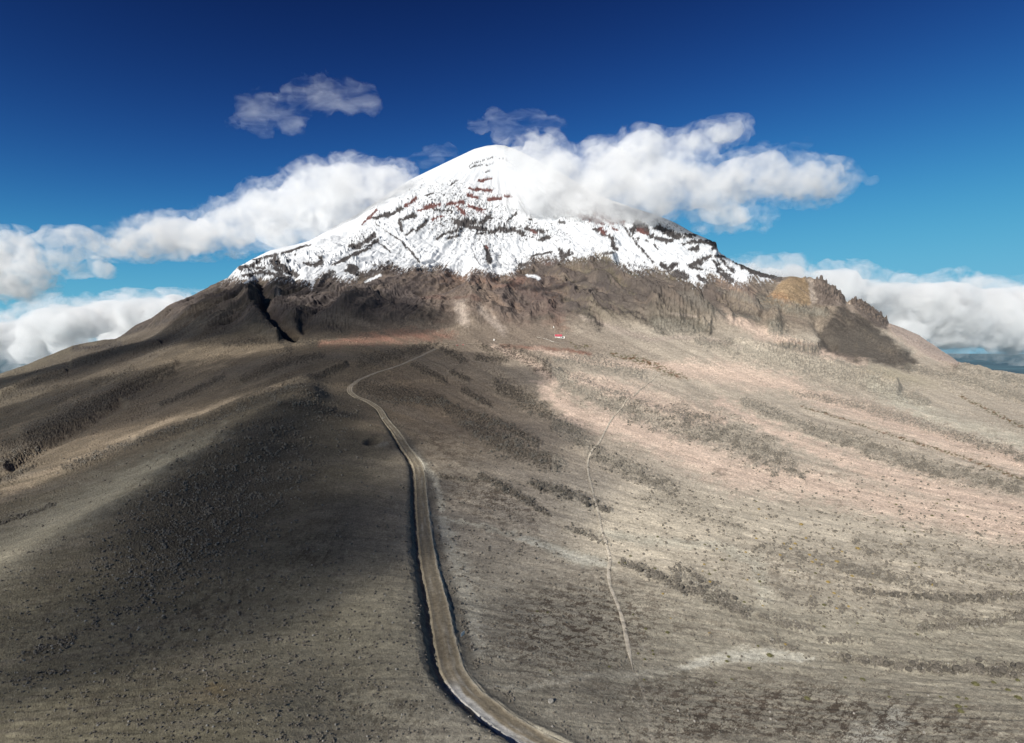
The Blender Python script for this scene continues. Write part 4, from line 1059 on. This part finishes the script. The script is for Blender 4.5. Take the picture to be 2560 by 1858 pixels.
for q in range(70):
    r_ = random.uniform(.35, .8) * max(1, sy_[q] / 400)
    ms, lab, grp = (GD, "golden moss cushion among stones on the pale right slope", "golden cushions on the right slope") if random.random() < .45 else (SH, "low olive cushion shrub among stones on the right slope", "low shrubs on the right slope")
    o = obj("cushion_shrub", ms[random.randrange(len(ms))], None, (sx_[q], sy_[q], sz_[q])); o.scale = (r_, r_, r_); o.rotation_euler = (0, 0, random.uniform(0, 6.28)); tag(o, lab, "shrub", grp)

# ------------------------------------------------------------------ far plain and the ground behind the viewer
mp, t2, b2 = mat("far_plain")
geo2 = t2.nodes.new("ShaderNodeNewGeometry")
nz = t2.nodes.new("ShaderNodeTexNoise"); nz.inputs["Scale"].default_value = .00045; nz.inputs["Detail"].default_value = 8; nz.inputs["Roughness"].default_value = .7
t2.links.new(geo2.outputs["Position"], nz.inputs["Vector"])
cr = t2.nodes.new("ShaderNodeValToRGB"); e = cr.color_ramp.elements
e[0].position, e[0].color = .35, (.018, .050, .075, 1); e[1].position, e[1].color = .62, (.05, .12, .15, 1)  # blue of distant haze put into the colours of the plain
n3 = e.new(.72); n3.color = (.32, .36, .42, 1)
t2.links.new(nz.outputs[0], cr.inputs[0]); t2.links.new(cr.outputs[0], b2.inputs["Base Color"]); b2.inputs["Roughness"].default_value = .95
xs = np.linspace(-160000, 160000, 321); ys = np.concatenate([[7000], np.geomspace(9000, 220000, 160)])
gx_, gy_ = np.meshgrid(xs, ys); v = np.stack([gx_, gy_, np.full_like(gx_, -900) + 60 * fbm(gx_ / 9000, gy_ / 9000, 3, 300)], -1).reshape(-1, 3)
ii = np.arange(len(v)).reshape(gx_.shape); f = np.stack([ii[:-1, :-1], ii[:-1, 1:], ii[1:, 1:], ii[1:, :-1]], -1).reshape(-1, 4)
tag(obj("plain", mesh_from("plain", v, f, mp)), kind="structure")
xs = np.linspace(-6000, 6000, 61); ys = np.linspace(-6000, 60, 41)
gx_, gy_ = np.meshgrid(xs, ys); v = np.stack([gx_, gy_, -112 - 8 * fbm(gx_ / 700, gy_ / 700, 3, 310) - 0.02 * np.abs(gx_) + .0 * gy_], -1).reshape(-1, 3)
ii = np.arange(len(v)).reshape(gx_.shape); f = np.stack([ii[:-1, :-1], ii[:-1, 1:], ii[1:, 1:], ii[1:, :-1]], -1).reshape(-1, 4)
tag(obj("ground", mesh_from("ground", v, f, simple("ash_ground", (.19, .17, .14), .95, .25, .01))), kind="structure")

# ------------------------------------------------------------------ clouds: real volumes with lumpy skins
def surface_nets(f, org, h):
    nx, ny, nz_ = f.shape
    ins = f > 0
    cnt = np.zeros((nx - 1, ny - 1, nz_ - 1), np.float32); acc = np.zeros(cnt.shape + (3,), np.float32)
    corners = [(i, j, k_) for i in (0, 1) for j in (0, 1) for k_ in (0, 1)]
    def sub(a, c): return a[c[0]:nx - 1 + c[0], c[1]:ny - 1 + c[1], c[2]:nz_ - 1 + c[2]]
    for a in corners:
        for ax in range(3):
            if a[ax] == 1: continue
            b_ = list(a); b_[ax] = 1
            fa_, fb = sub(f, a), sub(f, b_)
            cr_ = (fa_ > 0) != (fb > 0)
            t_ = np.where(cr_, fa_ / np.where(fa_ - fb == 0, 1, fa_ - fb), 0)
            for m_ in range(3):
                acc[..., m_] += np.where(cr_, a[m_] + (t_ if m_ == ax else 0), 0)
            cnt += cr_
    act = cnt > 0
    vid = np.full(act.shape, -1, np.int64); vid[act] = np.arange(act.sum())
    I, J, K_ = np.where(act)
    P = np.stack([I, J, K_], 1) + acc[act] / cnt[act][:, None]
    quads = []
    for ax in range(3):
        o1, o2 = [(1, 2), (2, 0), (0, 1)][ax]
        sl1 = [slice(None)] * 3; sl2 = [slice(None)] * 3
        sl1[ax] = slice(0, -1); sl2[ax] = slice(1, None)
        c_ = ins[tuple(sl1)] != ins[tuple(sl2)]
        pos = ins[tuple(sl1)]
        idx_ = np.argwhere(c_)
        ok = (idx_[:, o1] > 0) & (idx_[:, o2] > 0) & (idx_[:, o1] < act.shape[o1]) & (idx_[:, o2] < act.shape[o2]) & (idx_[:, ax] < act.shape[ax])
        idx_ = idx_[ok]
        e1 = np.zeros(3, int); e1[o1] = 1; e2 = np.zeros(3, int); e2[o2] = 1
        g = lambda d_: vid[tuple((idx_ - d_).T)]
        q = np.stack([g(e1 + e2), g(e2), g(e1 * 0), g(e1)], 1)
        fl = pos[tuple(idx_.T)]
        q = np.where(fl[:, None], q, q[:, ::-1])
        quads.append(q)
    q = np.concatenate(quads); q = q[(q >= 0).all(1)]
    return P * h + np.array(org), q

def cloud_mat(name, density, albedo=.85, noise_scale=None, lo=.4, hi=.6, stretch=(1, 1, 1)):
    m = bpy.data.materials.new(name); m.use_nodes = True; n = m.node_tree; n.nodes.remove(n.nodes["Principled BSDF"])
    v_ = n.nodes.new("ShaderNodeVolumeScatter"); v_.inputs["Color"].default_value = (.985, .99, 1, 1); v_.inputs["Density"].default_value = density * albedo
    a_ = n.nodes.new("ShaderNodeVolumeAbsorption"); a_.inputs["Color"].default_value = (0, 0, 0, 1); a_.inputs["Density"].default_value = density * (1 - albedo)
    s_ = n.nodes.new("ShaderNodeAddShader"); n.links.new(v_.outputs[0], s_.inputs[0]); n.links.new(a_.outputs[0], s_.inputs[1])
    n.links.new(s_.outputs[0], n.nodes["Material Output"].inputs["Volume"])
    if noise_scale:
        g = n.nodes.new("ShaderNodeNewGeometry"); z_ = n.nodes.new("ShaderNodeTexNoise"); z_.inputs["Scale"].default_value = noise_scale; z_.inputs["Detail"].default_value = 6; z_.inputs["Roughness"].default_value = .62; z_.inputs["Distortion"].default_value = .7
        mp_ = n.nodes.new("ShaderNodeMapping"); mp_.inputs["Scale"].default_value = stretch; mp_.inputs["Rotation"].default_value = (0, R(-14) if stretch[0] < 1 else 0, 0)
        n.links.new(g.outputs["Position"], mp_.inputs["Vector"]); n.links.new(mp_.outputs[0], z_.inputs["Vector"])
        for sh_, d_ in ((v_, density * albedo), (a_, density * (1 - albedo))):
            mr = n.nodes.new("ShaderNodeMapRange"); mr.inputs[1].default_value = lo; mr.inputs[2].default_value = hi; mr.inputs[3].default_value = 0; mr.inputs[4].default_value = d_
            n.links.new(z_.outputs[0], mr.inputs[0]); n.links.new(mr.outputs[0], sh_.inputs["Density"])
    return m

def cloud(name, balls, h, amp, freq, material, seed, label, octv=5, k_=.35, base=None, parent=None, core=None):
    """balls: x, y, z, rx, ry, rz (metres)"""
    Bc = np.array(balls, float)
    lo = (Bc[:, :3] - Bc[:, 3:] * 1.35 - 2 * h).min(0); hi = (Bc[:, :3] + Bc[:, 3:] * 1.35 + 2 * h).max(0)
    n = np.ceil((hi - lo) / h).astype(int) + 1
    ax = [lo[i] + h * np.arange(n[i]) for i in range(3)]
    X, Y, Z = np.meshgrid(*ax, indexing='ij')
    X, Y, Z = X.astype(np.float32), Y.astype(np.float32), Z.astype(np.float32)
    acc = np.zeros(X.shape, np.float32); rm = Bc[:, 3:].mean()
    best = np.full(X.shape, -1e9, np.float32)
    for b_ in Bc:
        d_ = np.sqrt(((X - b_[0]) / b_[3]) ** 2 + ((Y - b_[1]) / b_[4]) ** 2 + ((Z - b_[2]) / b_[5]) ** 2)
        best = np.maximum(best, (1 - d_) * b_[3:].min())
    f = best / rm
    nn = np.zeros(X.shape, np.float32); a = 1.0; fr = freq; s_ = 0
    near_ = np.abs(f) < amp * 1.8
    xs_, ys_, zs_ = X[near_], Y[near_], Z[near_]
    acc_ = 0
    for o in range(octv):
        p_ = perlin3(xs_ * fr, ys_ * fr, zs_ * fr, seed + o)
        acc_ = acc_ + a * (p_ if o == 0 else (1 - 2.2 * np.abs(p_)) * .8); s_ += a; a *= .55; fr *= 2.1
    nn[near_] = acc_ / s_
    f = f + amp * nn
    if base is not None: f = np.minimum(f, (Z - base) / rm)
    f[0] = f[-1] = -1; f[:, 0] = f[:, -1] = -1; f[:, :, 0] = f[:, :, -1] = -1
    P, q = surface_nets(f + (.30 if core is not None else 0), lo, h)
    o = obj(name, mesh_from(name, P, q, material, True), parent)
    if label: tag(o, label, "cloud")
    if core is not None:
        P, q = surface_nets(f - .14, lo, h)
        obj("dense_core", mesh_from("dense_core", P, q, core, True), o)
    return o
def pb(lst, Y, flat=.85, deep=1.0):
    """balls from pixels: column, row, radius px[, depth offset in radii]"""
    out = []
    for b_ in lst:
        px, py, r_ = b_[:3]; dy = (b_[3] if len(b_) > 3 else 0) * r_ / F * Y
        y = Y + dy; rm_ = r_ / F * Y
        out.append(((px - CX) / F * y, y, (HY - py) / F * y, rm_, rm_ * deep, rm_ * flat))
    return out
M_c4 = cloud_mat("ragged_cloud_droplets", .009, .95, .006, .42, .70)
M_c1 = cloud_mat("cloud_droplets", .011, .93, .006, .38, .68)
M_f1 = cloud_mat("cloud_fringe_droplets", .0055, .97, .009, .46, .70)
M_f3 = cloud_mat("far_fringe_droplets", .002, .93, .0024, .48, .68)
M_c2 = cloud_mat("thin_cloud_droplets", .0034, .99, .0095, .47, .78, (.38, 1, 1))
M_c3 = cloud_mat("far_cloud_droplets", .006, .91, .0016, .36, .62)
cloud("cloud", pb([(300,612,32),(350,600,42),(400,592,50,.3),(455,588,52),(510,585,50,-.3),(560,575,56,.2),(610,560,60),(660,548,66,.3),(715,532,74,-.2),(770,515,80,.2),(820,495,84),(870,480,80,.3),(925,470,66),(975,462,50,.2),(800,560,60),(700,590,45),(880,540,50)], 4120, .8, 1.1), 17, .85, .0045, M_f1, 1,
      "long white cloud bank leaning on the left shoulder of the snowy peak", core=M_c1)
cloud("cloud", pb([(1310,405,46),(1310,450,50,-.3),(1370,500,56,-.4),(1440,520,56,-.3),(1520,520,52,-.3),(1600,508,50,-.2),(1350,395,56,.2),(1400,440,74),(1350,465,62,-.2),(1450,465,80,.2),(1520,440,92),(1480,500,60),(1590,405,84,.3),(1600,480,84,-.2),(1660,440,80),(1720,465,84,.2),(1750,355,34),(1795,335,30),(1825,330,22),(1700,372,36),(1790,480,66),(1850,450,72,.2),(1900,440,62),(1960,455,46),(2005,452,56,-.2),(2060,455,46),(2095,455,26),(1780,535,34),(1850,535,30),(1900,545,18),(1560,508,50),(1650,500,50)], 3750, .78, .9), 17, .85, .0045, M_f1, 2,
      "big white cloud wrapping the right side of the summit and trailing right", core=M_c1)
cloud("cloud", pb([(0,690,62),(60,695,52),(10,620,48),(-40,650,60),(90,700,34),(35,655,40)], 5200, .85), 18, .85, .004, M_f1, 3, "white cloud cut by the left edge of the picture", core=M_c1)
cloud("cloud", pb([(270,622,26),(300,625,26),(245,628,24),(105,625,42),(150,615,53),(195,605,42),(225,598,23),(130,650,34)], 5200, .8), 16, .8, .005, M_c4, 4, "ragged thin grey cloud between the left edge and the long bank")
cloud("cloud", pb([(205,678,26),(235,668,32),(262,678,19),(175,680,19)], 5200, .75), 13, .8, .006, M_c4, 5, "little puff of cloud under the long bank on the left")
cloud("cloud", pb([(640,298,39),(690,275,46),(740,262,42),(800,240,50),(850,235,43),(900,245,39),(880,215,26),(720,300,30),(620,275,27)], 4600, .7, .8), 14, 1.5, .006, M_c2, 6, "thin ragged wisp of cloud high left of the summit")
cloud("cloud", pb([(1200,315,22),(1240,300,26),(1290,305,29),(1340,300,26),(1385,310,22),(1310,330,20),(1250,345,20)], 4600, .7, .8), 12, 1.5, .008, M_c2, 7, "thin torn wisp of cloud just above the summit")
cloud("cloud", pb([(1060,398,19),(1090,388,26),(1120,378,19),(1020,412,16)], 4800, .7, .8), 10, 1.4, .01, M_c2, 8, "tiny wisp beside the left ridge below the summit")
cloud("cloud", pb([(1990,370,16),(2010,360,19),(2150,440,16),(2180,452,14),(2330,392,16),(2310,388,12)], 4600, .7, .8), 10, 1.4, .01, M_c2, 9, "faint shreds of cloud right of the big summit cloud")
cloud("cloud", pb([(-80,840,60),(0,850,52),(60,845,50,.5),(120,825,55),(180,815,62,-.4),(240,805,60),(300,800,62,.5),(370,800,66),(440,795,62),(500,795,60),(560,790,50),(80,880,45),(200,880,50),(320,860,50)], 15000, .75, 1.5), 75, .7, .0011, M_f3, 10, "low white cloud sea beyond the left flank of the volcano", base=-420, core=M_c3)
cloud("cloud", pb([(1860,690,34),(1920,695,36),(1980,705,42,.4),(2040,720,46),(2110,725,42,-.4),(2160,740,50),(2230,770,64,.4),(2300,770,70),(2370,775,72,-.4),(2440,780,72),(2510,790,72,.3),(2580,790,76),(2650,800,80),(2360,830,50),(2440,835,50),(2520,845,50),(2250,820,50)], 14000, .9, 1.5), 75, .7, .0011, M_f3, 11, "broad grey white cloud bank beyond the right flank of the volcano", base=-200, core=M_c3)

# unseen clouds added above and behind the viewer, shaped for the shade they cast
L = to_sun
def over(lst, tt, flat):
    out = []
    for px, py, rx, rz in lst:
        x, y, z = ground(px, py); p = Vector((x, y, z)) + L * tt
        out.append((p.x, p.y, p.z, rx, rx * 1.15, rz))
    return out
M_s1 = cloud_mat("shade_cloud_droplets", .014)
M_s2 = cloud_mat("thin_shade_cloud_droplets", .0038)
cloud("cloud", over([(790,1040,36,24),(720,1080,40,26),(860,1120,44,26),(640,1150,46,28),(760,1200,50,30),(900,1230,44,26),(540,1230,44,28),(640,1290,46,28),(430,1310,38,26),(780,1320,40,26),(900,1330,34,22),(320,1400,34,24),(520,1400,40,26),(660,1440,34,24),(200,1480,28,22),(360,1530,30,22),(80,1560,26,20),(200,1620,24,18),(500,1540,26,18),(60,1680,18,14)], 1500, 1), 7, .5, .012, M_s1, 21, "dense unseen cloud added overhead to shade the crown of the hill")
cloud("cloud", over([(300,1000,240,110),(600,930,240,110),(900,900,220,90),(60,1040,200,100),(0,960,300,120),(300,880,300,120),(500,800,300,120),(700,830,260,110),(950,800,200,80),(650,740,260,110),(850,740,220,90),(1000,1000,130,60),(450,1100,130,60),(200,1250,90,50),(1100,1080,90,50),(1200,960,120,60),(560,1500,70,40),(900,1500,60,40),(300,1650,50,30),(1150,1250,60,30),(1000,1700,40,30),(700,1750,50,30)], 1800, 1), 26, .5, .004, M_s2, 22, "thin unseen cloud veil added overhead to shade the left slopes")
cloud("cloud", over([(1262,706,24,20),(1285,713,28,24),(1315,719,30,24),(1345,725,30,24),(1375,723,30,24),(1405,715,28,24),(1435,707,26,20),(1460,701,22,18)], 3000, 1), 7, .4, .02, M_s1, 23, "narrow unseen shred of cloud added overhead to shade a strip of the volcano")
